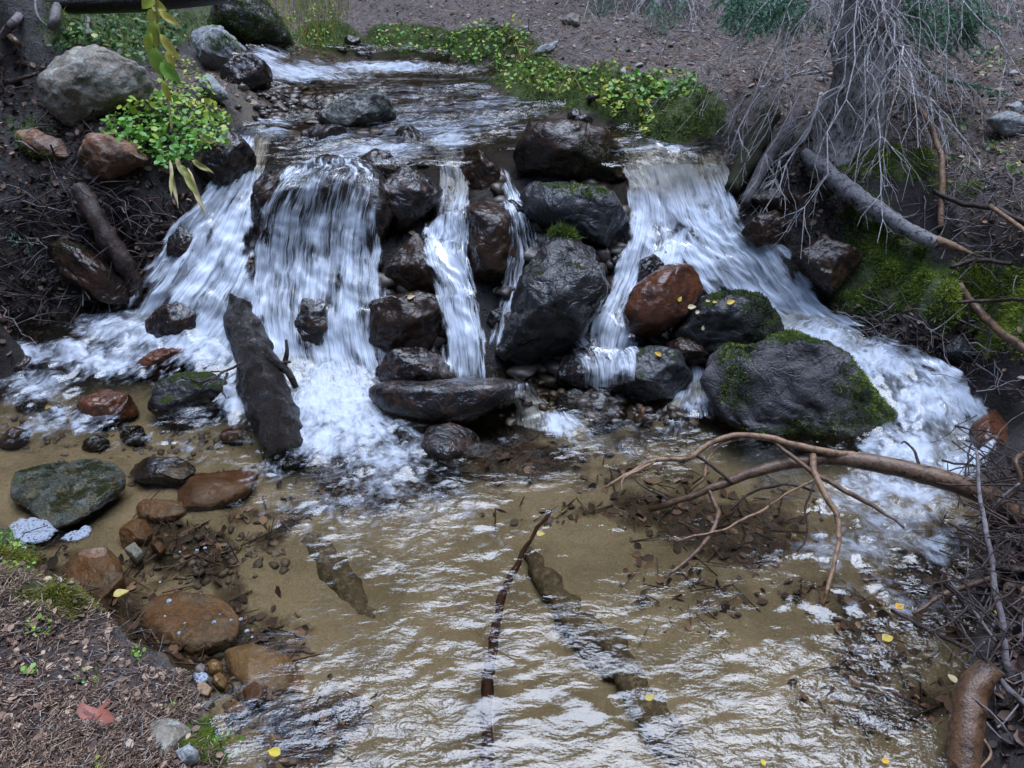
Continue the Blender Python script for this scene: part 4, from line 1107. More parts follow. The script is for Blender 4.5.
# sunken wood in the pool
log('sunken_log', 'long dark sunken log crossing the pool floor towards the bottom right', zpath([(528,555,-.175),(560,600,-.182),(602,648,-.178),(640,695,-.182),(668,735,-.18),(700,790,-.19)], 30), [8, 17, 20, 13, 16, 12], 'sunk_wood', 'log', 16, .7, 60, .02)
log('sunken_stick', 'thin reddish sunken stick running down the middle of the pool', zpath([(552,512,-.05),(528,545,-.06),(505,592,-.07),(492,650,-.08),(486,700,-.09),(492,790,-.1)], 40), [2, 2.5, 4, 5, 5.5, 6], 'sunk_red', 'stick', 8, .4, 61, .012)
log('sunken_log', 'short blackish sunken log below the white water of the left fall', zpath([(312,545,-.15),(340,582,-.16),(372,628,-.18)], 14), [16, 20, 12], 'sunk_wood', 'log', 12, .35, 62)

# ------------------------------------------------------------------ the spruce with its skirt of dead branches
def nrm(v):
    v = np.asarray(v, float); return v / (np.linalg.norm(v) + 1e-9)
def dead_branch(mb, start, az, length, rise, droop, rs, sub=9, r0=.009):
    d = np.array([math.cos(az), math.sin(az), rise])
    n = 12
    s = np.linspace(0, 1, n)
    P = start + np.outer(s * length, nrm(d)) + np.outer(s ** 2 * length * droop, [0, 0, -1.0])
    P = wobble(P, .055 * length, 4.0 / max(length, .3), rs.uniform(0, 50)); P = wobble(P, .010, 16, rs.uniform(0, 50))
    P[:, :] += (start - P[0])
    mb.tube(P, [r0, r0 * .25], 5, cap=False)
    for j in range(sub):
        f = rs.uniform(.22, .97)
        i = int(f * (n - 1))
        T = nrm(P[min(i + 1, n - 1)] - P[max(i - 1, 0)])
        side = nrm(np.cross(T, [0, 0, 1])) * (1 if j % 2 else -1)
        dd = nrm(T * rs.uniform(.4, .9) + side * rs.uniform(.4, .9) + np.array([0, 0, rs.uniform(-.75, .05)]))
        L = length * rs.uniform(.18, .42) * (1.1 - .6 * f)
        ss = np.linspace(0, 1, 6)
        Q = P[i] + np.outer(ss * L, dd) + np.outer(ss ** 2 * L * rs.uniform(.1, .5), [0, 0, -1.0])
        Q = wobble(Q, .02, 8, rs.uniform(0, 50)); Q += P[i] - Q[0]
        mb.tube(Q, [r0 * .42, r0 * .18], 4, cap=False)
        for k2 in range(rs.randint(1, 4)):
            i2 = rs.randint(1, 5)
            d2 = nrm(dd + rs.normal(size=3) * .55 + np.array([0, 0, -.2]))
            L2 = L * rs.uniform(.25, .6)
            mb.tube(np.array([Q[i2], Q[i2] + d2 * L2 * .5, Q[i2] + d2 * L2 + np.array([0, 0, -.15 * L2])]), [r0 * .24, r0 * .13], 3, cap=False)

def needle_mat():
    m = NT('spruce_needles')
    t = m.attr('tone')
    col = m.ramp(t, [(0.0, (0.016, 0.042, 0.026)), (0.6, (0.13, 0.27, 0.17)), (1.0, (0.32, 0.46, 0.30))])
    return m.done(m.principled(col, 0.55, None, 0.4))
M['needles'] = needle_mat()

def spray(acc, start, d, L, rs, nl=.022, dens=1.0):
    """a flat twig of live needles"""
    d = nrm(d)
    side = nrm(np.cross(d, [0, 0, 1]))
    axes = [(start, d, L)]
    for k in range(int(L / .035)):
        f = .1 + .85 * k / max(L / .035, 1)
        sd = side * (1 if k % 2 else -1)
        axes.append((start + d * L * f + np.array([0, 0, -.10 * L * f * f]), nrm(d * .75 + sd * .8 + np.array([0, 0, -.12])), L * .5 * (1.05 - f)))
    for s0, dd, LL in axes:
        n = max(int(LL / .0035 * dens), 4)
        for _ in range(n):
            f = rs.uniform(0, 1)
            p = s0 + dd * LL * f + np.array([0, 0, -.08 * LL * f * f])
            nd = nrm(dd * .7 + rs.normal(size=3) * .55)
            w = nrm(np.cross(nd, rs.normal(size=3))) * .0016
            e = p + nd * nl * rs.uniform(.6, 1.1)
            acc[0] += [p - w, p + w, e]
            acc[1].append((acc[2], acc[2] + 1, acc[2] + 2)); acc[2] += 3
            acc[3] += [rs.uniform(.1, .9)] * 3

def spruce(base, r, label, nb, rng_h, len_rng, azf, sprays, seed, top=7.0):
    rs = np.random.RandomState(seed)
    root = empty('spruce_tree', base)
    mb = MB()
    hs = np.concatenate([np.linspace(-.15, 1.2, 28), np.linspace(1.5, top, 14)])
    path = np.stack([base[0] - .09 * hs + .02 * np.sin(hs), base[1] + .03 * hs, base[2] + hs], 1)
    rad = r * (1 - .7 * np.clip(hs / top, 0, 1)) * (1 + .55 * np.exp(-(hs + .15) / .16))
    mb.tube(path, np.interp(np.linspace(0, 1, 60), np.linspace(0, 1, len(rad)), rad), 40, rough=.30, seed=seed)
    mb.build('trunk', M['trunk'], root)
    for i in range(nb):
        h = rs.uniform(*rng_h)
        az = azf(rs)
        st = np.array([base[0] - .09 * h + r * .8 * math.cos(az), base[1] + r * .8 * math.sin(az) + .03 * h, base[2] + h])
        m2 = MB()
        dead_branch(m2, st, az, rs.uniform(*len_rng), rs.uniform(-.5, .15), rs.uniform(.3, 1.0), rs, rs.randint(9, 18), rs.uniform(.0022, .0072))
        m2.build('dead_branch', M['dead_branch'], root)
    for (px, py, t, dx, dy, dzz, L) in sprays:
        acc = [[], [], 0, []]
        s0 = at_t(px, py, t)
        spray(acc, s0, (dx, dy, dzz), L, rs, .022, 4.5)
        obj('needle_spray', acc[0], np.array(acc[1]), M['needles'], root, attrs={'tone': acc[3]})
    tag(root, label, 'tree')
    return root

b0 = hitp(853, 132, 0, GROUND)
SPR = []
rsS = np.random.RandomState(3)
for k in range(44):
    SPR.append((rsS.uniform(728, 800), rsS.uniform(-26, 14), rsS.uniform(3.3, 3.8), rsS.uniform(-.6, .3), -.6, rsS.uniform(-.5, -.2), rsS.uniform(.12, .26)))
for k in range(60):
    SPR.append((rsS.uniform(872, 975), rsS.uniform(-26, 34), rsS.uniform(3.5, 4.0), rsS.uniform(-.2, .9), -.5, rsS.uniform(-.5, -.1), rsS.uniform(.12, .26)))
SPR += [(905,62,3.7,.8,-.3,-.2,.16),(935,78,3.7,.9,-.2,-.1,.20),(915,70,3.7,.6,-.4,-.5,.12),(960,84,3.7,.9,-.2,-.05,.14),(985,92,3.7,.9,-.1,-.05,.12)]
def az_front(rs):
    return math.radians(rs.choice([rs.uniform(195, 345), rs.uniform(160, 380)]))
spruce(b0, .135, 'grey spruce trunk hung with a skirt of bare dead branches, right of the falls', 62, (.20, 1.2), (.30, .92), az_front, SPR, 4)
b1 = np.array([1.28, 7.05, float(HT(1.28, 7.05))])
SP2 = [(rsS.uniform(590, 730), rsS.uniform(-25, 6), rsS.uniform(5.2, 6.0), rsS.uniform(-.4, .4), -.5, -.5, rsS.uniform(.2, .35)) for _ in range(5)]
spruce(b1, .13, 'farther spruce at the top edge whose bare branches hang over the hillside', 46, (.25, 1.1), (.7, 1.5), lambda rs: math.radians(rs.uniform(205, 335)), SP2, 9)

# ------------------------------------------------------------------ leaves, moss, grass
def leaf_mat(name, stops, rough=0.45, trans=0.25):
    m = NT(name)
    t = m.attr('tone')
    col = m.ramp(t, stops)
    co = m.coord('Object')
    col = m.mix(0.35, col, m.ramp(m.noise(co, 90, 3), [(0.3, 0.6), (0.7, 1.3)]), 'MULTIPLY')
    p = m.principled(col, rough, None, 0.4)
    tr = m.n('BsdfTranslucent'); m.put(tr.inputs[0], col)
    return m.done(m.shader_mix(trans, p, tr.outputs[0]))
M['leaf'] = leaf_mat('small_green_leaves', [(0.0, (0.04, 0.12, 0.02)), (0.45, (0.14, 0.34, 0.05)), (0.72, (0.36, 0.42, 0.06)), (1.0, (0.56, 0.47, 0.10))])
M['leaf_dark'] = leaf_mat('dark_green_leaves', [(0.0, (0.02, 0.06, 0.018)), (0.6, (0.07, 0.16, 0.045)), (0.85, (0.20, 0.28, 0.09)), (1.0, (0.40, 0.36, 0.12))])
M['moss'] = leaf_mat('moss_tufts', [(0.0, (0.018, 0.038, 0.008)), (0.5, (0.10, 0.16, 0.022)), (1.0, (0.26, 0.33, 0.04))], 0.8, 0.15)
M['moss_yellow'] = leaf_mat('yellow_moss', [(0.0, (0.05, 0.06, 0.008)), (0.5, (0.16, 0.17, 0.02)), (1.0, (0.28, 0.26, 0.035))], 0.8, 0.15)
M['moss_dark'] = leaf_mat('dark_moss', [(0.0, (0.010, 0.020, 0.008)), (0.6, (0.03, 0.052, 0.014)), (1.0, (0.07, 0.10, 0.02))], 0.8, 0.15)
M['grass'] = leaf_mat('yellowing_grass', [(0.0, (0.08, 0.13, 0.02)), (0.5, (0.26, 0.30, 0.05)), (1.0, (0.5, 0.42, 0.14))], 0.6, 0.25)
M['yellow_leaf'] = leaf_mat('yellow_leaf', [(0.0, (0.35, 0.28, 0.12)), (0.5, (0.55, 0.42, 0.05)), (1.0, (0.60, 0.32, 0.03))], 0.5, 0.2)
M['pale_leaf'] = leaf_mat('pale_leaf', [(0.0, (0.45, 0.36, 0.20)), (1.0, (0.55, 0.44, 0.24))], 0.5, 0.2)
M['red_leaf'] = leaf_mat('red_brown_leaf', [(0.0, (0.16, 0.05, 0.03)), (1.0, (0.30, 0.10, 0.07))], 0.6, 0.1)
M['wilted'] = leaf_mat('wilted_leaf', [(0.0, (0.30, 0.24, 0.12)), (0.5, (0.36, 0.36, 0.10)), (1.0, (0.5, 0.40, 0.22))], 0.6, 0.2)
M['litter'] = leaf_mat('needle_litter', [(0.0, (0.025, 0.016, 0.014)), (0.35, (0.09, 0.052, 0.040)), (0.7, (0.24, 0.15, 0.10)), (0.92, (0.40, 0.29, 0.20)), (1.0, (0.42, 0.38, 0.36))], 0.7, 0.0)

def orient(rs, n, up=1.0, spread=.6):
    N = rs.normal(size=(n, 3)) * spread + np.array([0, -.25, up])
    N /= np.linalg.norm(N, axis=1)[:, None]
    A = np.cross(N, rs.normal(size=(n, 3))); A /= np.linalg.norm(A, axis=1)[:, None]
    return N, A, np.cross(N, A)
LEAF = np.array([(0, 0, 0), (.28, .34, .03), (.30, .70, .0), (0, 1.0, -.10), (-.30, .70, .0), (-.28, .34, .03)])
LEAFF = [(0, 1, 2, 3), (0, 3, 4, 5)]
def leaves(name, pts, size, mat, tone, rs, parent=None, up=1.0, spread=.6, wide=1.0, loc=None):
    n = len(pts)
    N, A, B = orient(rs, n, up, spread)
    s = np.asarray(size) * np.ones(n)
    V = (pts[:, None, :] + LEAF[None, :, :1] * wide * s[:, None, None] * A[:, None] + LEAF[None, :, 1:2] * s[:, None, None] * B[:, None] + LEAF[None, :, 2:] * s[:, None, None] * N[:, None]).reshape(-1, 3)
    Fa = (np.arange(n)[:, None, None] * 6 + np.array(LEAFF)[None]).reshape(-1, 4)
    return obj(name, V, Fa, M[mat], parent, True, loc, attrs={'tone': np.repeat(tone, 6)})
def blades(name, pts, h, w, mat, tone, rs, parent=None, lean=.5, loc=None, nrm_=None):
    n = len(pts)
    h = np.asarray(h) * np.ones(n)
    D = rs.normal(size=(n, 3)) * lean + (np.array([0, 0, 1.0]) if nrm_ is None else nrm_)
    D /= np.linalg.norm(D, axis=1)[:, None]
    S = np.cross(D, rs.normal(size=(n, 3))); S /= np.linalg.norm(S, axis=1)[:, None]
    b = rs.normal(size=(n, 3)) * .35 * lean
    V = np.stack([pts - S * w, pts + S * w, pts + (D * .6 + b * .2) * h[:, None] + S * w * .7, pts + (D * .6 + b * .2) * h[:, None] - S * w * .7, pts + (D + b) * h[:, None]], 1).reshape(-1, 3)
    i = np.arange(n)[:, None] * 5
    Fa = [tuple(q) for q in np.hstack([i, i + 1, i + 2, i + 3])] + [tuple(q) for q in np.hstack([i + 3, i + 2, i + 4])]
    return obj(name, V, Fa, M[mat], parent, True, loc, attrs={'tone': np.repeat(tone, 5)})
def surf_samples(V, Fa, n, rs, w=None):
    a, b, c = V[Fa[:, 0]], V[Fa[:, 1]], V[Fa[:, 2]]
    nn = np.cross(b - a, c - a); ar = np.linalg.norm(nn, axis=1)
    pr = ar if w is None else ar * w[Fa].mean(1)
    k = rs.choice(len(Fa), n, p=pr / pr.sum())
    u, v = rs.rand(n, 1), rs.rand(n, 1)
    f = u + v > 1; u = np.where(f, 1 - u, u); v = np.where(f, 1 - v, v)
    return a[k] + (b[k] - a[k]) * u + (c[k] - a[k]) * v, nn[k] / (ar[k][:, None] + 1e-12)
GTRI = np.vstack([GF[:, [0, 1, 2]], GF[:, [0, 2, 3]]])
inview = ((tpx > -40) & (tpx < 1064) & (tpy > -40) & (tpy < 800)).astype(float)
wider = np.maximum(inview, 0.5 * ((tpx > -260) & (tpx < 1300) & (tpy > -60) & (tpy < 900)))

rs = np.random.RandomState(21)
def gzone(bl, n, thr=.3, noise=True):
    w = blobs(bl) * inview * (TV[:, 2] > .0)
    if noise: w = w * sstep(-.35, .15, nz2)
    w = np.where(w > thr, w, 0) * (1 / np.maximum(tt, .5) ** 2)
    return surf_samples(TV, GTRI, n, rs, w)
def clumpy(P, f=16, s=0): return np.clip(.5 + .45 * fbm(P * f + s, 3), 0, 1)

# ground moss
P_, N_ = gzone([m_ for m_ in MOSS if m_[1] < 500 and m_[0] > 800], 26000)
tag(blades('moss', P_, rs.uniform(.008, .022, len(P_)), .0016, 'moss', np.clip(clumpy(P_) * .8 + rs.uniform(-.25, .3, len(P_)) + .35 * (project(P_)[0] > 930) + .15, 0, 1), rs, lean=.7, nrm_=N_), 'short green moss covering the right bank', None, None, 'stuff')
P_, N_ = gzone([m_ for m_ in MOSS if m_[1] < 160 and m_[0] < 740], 26000)
tag(blades('moss', P_, rs.uniform(.010, .028, len(P_)), .0018, 'moss', np.clip(clumpy(P_) * .9 + rs.uniform(-.25, .25, len(P_)), 0, 1), rs, lean=.8, nrm_=N_), 'moss hanging over the far bank of the upper stream', None, None, 'stuff')
P_, N_ = gzone([(62,602,46,22),(28,588,34,18,.8),(20,552,28,18,.8)], 16000)
tag(blades('moss', P_, rs.uniform(.006, .015, len(P_)), .0011, 'moss_yellow', np.clip(clumpy(P_, 30) + rs.uniform(-.3, .3, len(P_)), 0, 1), rs, lean=.8, nrm_=N_), 'yellow green moss on the edge of the near left bank', None, None, 'stuff')
P_, N_ = gzone([(210,745,48,24)], 7000)
tag(blades('moss', P_, rs.uniform(.005, .012, len(P_)), .001, 'moss', np.clip(clumpy(P_, 30) + rs.uniform(-.3, .3, len(P_)), 0, 1), rs, lean=.8, nrm_=N_), 'dark green moss at the bottom of the near left bank', None, None, 'stuff')

def rock_moss(key, ells, n, h, mat, name='moss', lean=.8):
    o, W, Fa = ROCKS[key]
    px, py, t = project(W)
    N = vnormals(W, Fa)
    facing = ((CAM - W) * N).sum(1) > -.1
    w = blobs(ells, px, py) * facing * sstep(-.5, .2, fbm(W * 18, 3))
    if w.max() <= 0: return
    P_, N_ = surf_samples(W, Fa, n, rs, w)
    blades(name, P_, rs.uniform(.5, 1.2, n) * h, .0014, mat, np.clip(clumpy(P_, 25) + rs.uniform(-.3, .3, n), 0, 1), rs, parent=o, lean=lean, nrm_=N_ + np.array([0, 0, .4]))
rock_moss('r24', [(735,355,20,16),(735,385,18,28,.7),(860,385,28,30),(880,410,16,20),(790,335,30,10,.7),(780,437,60,10,.5),(830,425,40,14,.6),(870,395,26,34,.8)], 8000, .011, 'moss')
rock_moss('r23', [(765,310,20,22),(765,345,26,14),(740,293,30,8,.6)], 3000, .010, 'moss_dark')
rock_moss('r15', [(566,229,15,7)], 1800, .030, 'moss')
rock_moss('r14', [(592,192,14,6),(570,190,20,6,.5)], 1200, .012, 'moss')
rock_moss('r13', [(600,158,26,20),(590,150,14,12)], 2600, .010, 'moss_dark')
rock_moss('r5', [(240,30,50,14),(262,12,40,20)], 5000, .014, 'moss')
rock_moss('l8', [(60,474,60,12),(70,508,45,10,.4)], 1500, .004, 'moss_dark')
rock_moss('r2', [(16,145,10,10),(40,155,16,5,.8)], 900, .014, 'moss')
rock_moss('r4', [(222,42,18,8)], 900, .010, 'moss')
rock_moss('r9l', [(70,246,18,8,.7)], 400, .008, 'moss_dark')

# the leafy clump on the left bank
def poly_pts(poly, n):
    poly = np.array(poly, float); lo, hi = poly.min(0), poly.max(0); out = []
    while len(out) < n:
        q = rs.uniform(lo, hi)
        c = False; j = len(poly) - 1
        for i in range(len(poly)):
            if (poly[i, 1] > q[1]) != (poly[j, 1] > q[1]) and q[0] < (poly[j, 0] - poly[i, 0]) * (q[1] - poly[i, 1]) / (poly[j, 1] - poly[i, 1]) + poly[i, 0]: c = not c
            j = i
        if c: out.append(q)
    return np.array(out)
def plant_patch(name, label, cat, poly, n, size, mat, tonef, off, solids, group=None, wide=1.0, spread=.6, stems=False):
    q = poly_pts(poly, n)
    P_ = np.array([hitp(a, b, rs.uniform(*off), solids) for a, b in q])
    root = empty(name, P_.mean(0) - np.array([0, 0, .05]))
    leaves('foliage', P_, rs.uniform(size[0] * .5, size[1] * 1.25, n), mat, np.clip(tonef(q, P_), 0, 1), rs, parent=root, spread=spread, wide=wide)
    if stems:
        mb = MB()
        for k in rs.choice(n, min(n // 3, 220), False):
            g = P_[k] + np.array([rs.normal() * .012, rs.uniform(0, .03), -rs.uniform(.03, .07)])
            mb.tube(np.array([P_[k], (P_[k] + g) / 2 + rs.normal(size=3) * .005, g]), [.0012, .0014], 3, cap=False)
        mb.build('stems', M['grass_stem'], root)
    tag(root, label, cat, group)
    return root
M['grass_stem'] = bark_mat('plant_stems', (0.10, 0.11, 0.03), (0.16, 0.14, 0.05), (0.20, 0.15, 0.08))
sol = GROUND + rock_bvh('r1', 'r3', 'r6', 'r4c')
plant_patch('leafy_plant', 'bright green creeping plant with round leaves spilling over the left bank rocks', 'plant',
            TT(96,130,112,112,128,102,150,96,168,92,196,100,216,104,232,122,226,140,200,150,182,162,160,166,146,152,124,138), 900, (.018, .034), 'leaf',
            lambda q, P: .46 + .35 * (q[:, 1] < 108) * rs.rand(len(q)) + .30 * sstep(180, 230, q[:, 0]) * rs.rand(len(q)) + rs.normal(size=len(q)) * .12 - .1 * (q[:, 1] > 130), (.03, .12), sol, wide=1.25)
plant_patch('leafy_plant', 'yellowing small leaved growth between the pale angular rock and the green clump', 'plant',
            TT(156,90,160,50,186,54,200,70,214,84,212,100,190,104,172,100), 340, (.014, .026), 'leaf', lambda q, P: .62 + rs.normal(size=len(q)) * .22, (.02, .08), sol)
plant_patch('leafy_plant', 'dim green ground plants in the hollow behind the lichened boulder', 'plant',
            TT(44,46,60,34,90,12,130,6,176,8,188,24,180,48,160,60,130,56,100,44,70,46), 700, (.018, .040), 'leaf_dark', lambda q, P: .45 + rs.normal(size=len(q)) * .22 + .4 * (rs.rand(len(q)) > .93), (.02, .09), sol, spread=.8)
plant_patch('leafy_plant', 'tangled green plants above the side rivulet in the top left middle', 'plant',
            TT(290,50,310,58,336,50,330,30,345,10,320,0,290,10,280,30), 240, (.014, .03), 'leaf', lambda q, P: .5 + rs.normal(size=len(q)) * .25, (.02, .09), GROUND)
for lab, poly, n, tn in [
    ('low leafy plants on the bank right of the side rivulet', TT(372,48,376,26,400,22,430,30,440,46,400,56), 200, .45),
    ('green leafy bank plants hanging above the far waterline', TT(436,50,450,28,480,20,500,34,498,60,470,62), 220, .45),
    ('yellow green tall weeds at the bend of the far bank', TT(494,60,502,24,516,14,530,40,528,84,508,88), 190, .56),
    ('leafy weeds by the pale flat leaning stone', TT(528,62,545,56,574,66,570,92,540,92), 170, .55),
    ('yellow green bank weeds midway along the far bank', TT(572,66,600,58,630,66,636,96,612,118,590,96), 260, .55),
    ('green round leaved mat above the mossy overhang', TT(630,72,664,66,700,70,704,90,668,100,636,96), 280, .35),
    ('trailing yellow plant hanging down the mossy overhang', TT(636,100,650,98,656,118,648,134,640,128), 70, .75)]:
    plant_patch('bank_plant', lab, 'plant', poly, n, (.014, .032), 'leaf', lambda q, P, tn=tn: tn + rs.normal(size=len(q)) * .2, (.02, .10), GROUND, 'plants along the far bank')
for lab, x, y, n, s in [('small leafy seedling at the right edge of the hillside, topmost', 988, 54, 26, .03), ('small pale leaved seedling by the pale half buried rock', 995, 70, 20, .028),
    ('dark leaved seedling in the middle of the right hillside', 962, 122, 16, .026), ('grey green seedling right of the bent stem', 998, 146, 20, .026), ('small grey seedling low on the right hillside', 958, 162, 14, .022),
    ('bushy seedling at the right edge above the long dark stick', 1016, 168, 26, .026), ('tiny seedling beside the bent stem', 944, 144, 10, .02), ('pale seedling above the grey split log', 972, 168, 10, .02),
    ('yellow leaved seedling at the right edge below the top', 1010, 62, 18, .03), ('broad leaved seedling beside the far bank moss, top middle', 488, 24, 22, .03), ('tiny seedling on the bare hillside', 630, 52, 10, .022)]:
    a = np.linspace(0, 2 * math.pi, 9)[:-1]
    plant_patch('seedling', lab, 'plant', [(x + 14 * math.cos(k), y + 8 * math.sin(k)) for k in a], n, (s * .7, s), 'leaf_dark', lambda q, P: .66 + rs.normal(size=len(q)) * .2, (.01, .05), GROUND, 'seedlings on the hillside', stems=False, wide=1.2)
for lab, x, y, n, s in [('bright green sprig on the crest of the near left bank', 138, 652, 22, .012), ('tiny bright sprig near the left edge of the near bank', 30, 670, 14, .012), ('bright green sprout left of the red leaf', 88, 678, 10, .010),
    ('small green sprout just right of the middle of the near bank', 92, 670, 8, .008), ('green sprout beside the striped rock', 172, 710, 10, .010), ('dark green sprig at the bottom edge', 100, 764, 16, .012),
    ('leafy sprig among the yellow moss at the left edge', 14, 540, 60, .013), ('sprig on the mossy edge below the foam patches', 18, 568, 40, .012), ('deep green moss sprig right of the smooth pale stone', 230, 742, 60, .010), ('pale green weeds on the near bank by the yellow moss', 36, 625, 50, .009)]:
    a = np.linspace(0, 2 * math.pi, 9)[:-1]
    r_ = 9 if n < 30 else 18
    plant_patch('sprig', lab, 'plant', [(x + r_ * math.cos(k), y + .6 * r_ * math.sin(k)) for k in a], n, (s * .7, s * 1.2), 'leaf', lambda q, P: .52 + rs.normal(size=len(q)) * .12, (.003, .02), GROUND + rock_bvh('s9', 's10'), 'sprigs on the near left bank', stems=False, wide=1.2)

# grass tufts by the side rivulet
q = poly_pts(TT(268,6,292,40,310,52,338,46,350,10,340,-20,280,-20), 420)
P_ = np.array([hitp(a, b, 0, GROUND) for a, b in q])
tag(blades('grass_tuft', P_, rs.uniform(.10, .30, len(P_)), .0028, 'grass', np.clip(.55 + rs.normal(size=len(P_)) * .25, 0, 1), rs, lean=.28, loc=P_.mean(0)), 'tall yellowing grass tuft above the side rivulet', 'grass tuft')
q = poly_pts(TT(494,62,506,30,526,40,560,78,590,88,560,96,520,88), 160)
P_ = np.array([hitp(a, b, 0, GROUND) for a, b in q])
tag(blades('grass_tuft', P_, rs.uniform(.05, .16, len(P_)), .002, 'grass', np.clip(.6 + rs.normal(size=len(P_)) * .25, 0, 1), rs, lean=.5, loc=P_.mean(0)), 'thin yellow grass hanging along the far bank', 'grass tuft')

# the tall stalk with large pale leaves, and wilted leaves under the clump
def big_leaf(base, d, nrm__, L, wd, mat, tone, parent, curl=.25, name='leaf', label=None, cat=None, group=None):
    d = nrm(d); n = nrm(np.asarray(nrm__, float) - d * np.dot(d, nrm__)); s = np.cross(d, n)
    ts = np.linspace(0, 1, 9); us = np.linspace(-1, 1, 5)
    prof = np.sin(np.pi * ts ** .8) ** .8 * (1 - .25 * ts)
    V = []
    for i, t_ in enumerate(ts):
        for u in us:
            V.append(base + d * L * t_ + s * u * wd * .5 * prof[i] + n * (-curl * L * t_ * t_ + .18 * wd * abs(u) * prof[i] + .02 * L * math.sin(9 * t_ + 2 * u)))
    return obj(name, np.array(V), grid_faces(5, 9), M[mat], parent, True, None if parent is not None else base, attrs={'tone': np.full(45, tone)})
st = spline([hitp(172,132,.16,sol), hitp(168,100,.30,sol), at_t(160,60,3.55), at_t(157,20,3.5), at_t(154,-40,3.45)], 24)
stalk = empty('tall_stalk', st[0])
mb = MB(); mb.tube(st, [.006, .004], 6); mb.build('stem', M['grass_stem'], stalk)
for (x, y, dx, dz_, L, w, tn) in [(155,8,-.2,-.9,.075,.055,.70),(152,4,.9,-.3,.06,.045,.78),(160,12,.8,-.5,.09,.03,.9),(154,20,-.1,-1,.11,.055,.58),(160,34,.6,-.9,.12,.035,.85),(155,48,.05,-1,.11,.06,.45),(161,62,.7,-.8,.10,.055,.40),(163,80,.2,-1,.09,.03,.72),(156,-5,-.6,-.4,.08,.06,.6),(150,32,-.3,-1,.09,.04,.62),(166,52,.5,-1,.06,.03,.9)]:
    p_ = at_t(x, y, 3.5)
    big_leaf(p_, (dx, -.25, dz_), (0, -1, .35), L * 1.1, w * 1.25, 'leaf', min(tn + .12, 1), stalk)
tag(stalk, 'tall stalk with drooping yellow green leaves rising out of the top edge', 'plant')
wl = empty('wilted_plant', hitp(186, 165, .1, sol))
for (x, y, x2, y2, w, tn) in [(170,160,176,206,.022,.9),(176,158,186,180,.03,.1),(180,165,193,182,.035,.55),(188,168,204,216,.03,.95),(192,160,210,172,.03,.3),(200,135,222,148,.035,.2),(172,170,170,196,.02,.7),(184,170,196,196,.035,.5)]:
    a_, b_ = hitp(x, y, .16, sol), hitp(x2, y2, .16, sol)
    b_ = a_ + (b_ - a_) * min(1, .25 / np.linalg.norm(b_ - a_))
    big_leaf(a_, b_ - a_, (0, -1, .3), np.linalg.norm(b_ - a_), w, 'wilted', tn, wl, .1)
tag(wl, 'wilted tan and yellow leaves hanging below the green clump', 'plant')
P_ = [hitp(a, b, c, GROUND) for a, b, c in [(8,232,.08),(12,250,.09),(26,245,.1)]]
sg = empty('spruce_seedling', P_[0])
for k, (x, y, dx) in enumerate([(10,228,.15),(14,232,.1),(25,238,.1)]):
    acc = [[], [], 0, []]
    spray(acc, hitp(x, y, .10, GROUND), (dx, -.3, -.8), .075, rs, .014)
    obj('needle_spray', acc[0], np.array(acc[1]), M['needles'], sg, attrs={'tone': acc[3]})
tag(sg, 'little green conifer sprig at the left edge of the root bank', 'plant')

# single fallen leaves
allr = GROUND + rock_bvh('r17', 'r18', 'r22', 'r23', 'r25', 'r25f', 'r16', 'r15', 'l4b', 'r19', 'r10', 's9')
def fallen(label, x, y, L, ang, mat='yellow_leaf', tn=.5, z=None, tilt=(0, -.5, .85)):
    p_ = at_z(x, y, z) if z is not None else hitp(x, y, .012, allr)
    t_ = (p_ - CAM) @ FWD
    L = L * t_ / F
    a = math.radians(ang)
    d = np.array([math.cos(a), math.sin(a), 0.0])
    if z is None: d = math.cos(a) * RIGHT + math.sin(a) * UP
    o = big_leaf(p_ - nrm(d) * L / 2, d, tilt, L, L * .72, mat, tn, None, .08, 'fallen_leaf')
    tag(o, label, 'leaf', 'fallen leaves')
for a in [('pale leaf with its stalk on the dark brown block', 411, 297, 8, 20, 'pale_leaf', .4), ('pale leaf on the brown rock left of the thin middle fall', 412, 233, 8, 160, 'pale_leaf', .7),
    ('round pale leaf at the trickle, lowest of three', 496, 290, 8, 60, 'pale_leaf', .6), ('round tan leaf at the trickle, middle of three', 503, 282, 7, 100, 'pale_leaf', .2), ('pale leaf at the trickle, top of three', 511, 272, 8, 40, 'pale_leaf', .8),
    ('bright yellow leaf on the shining red brown boulder', 680, 299, 6, 60, 'yellow_leaf', .6), ('pale yellow leaf between the red brown and black boulders', 692, 307, 9, 10, 'pale_leaf', .8), ('pale leaf low on the black boulder near its left edge', 698, 312, 6, 30, 'pale_leaf', .5),
    ('orange yellow leaf on top of the black boulder, brightest', 731, 302, 9, 20, 'yellow_leaf', .8), ('small yellow leaf on top of the black boulder', 715, 302, 5, 0, 'yellow_leaf', .3), ('dim speck of leaf on the front of the black boulder', 703, 328, 5, 80, 'pale_leaf', .2), ('faint pale leaf at the top left of the black boulder', 708, 301, 5, 0, 'pale_leaf', .1),
    ('yellow leaf on the flat wet stone by the big mossy boulder', 717, 404, 10, 170, 'yellow_leaf', .5), ('yellow orange leaf on the wet grey rock', 658, 354, 8, 150, 'yellow_leaf', .8), ('yellow leaf on the small stone at the left rapids', 48, 407, 7, 20, 'yellow_leaf', .8)]:
    fallen(*a)
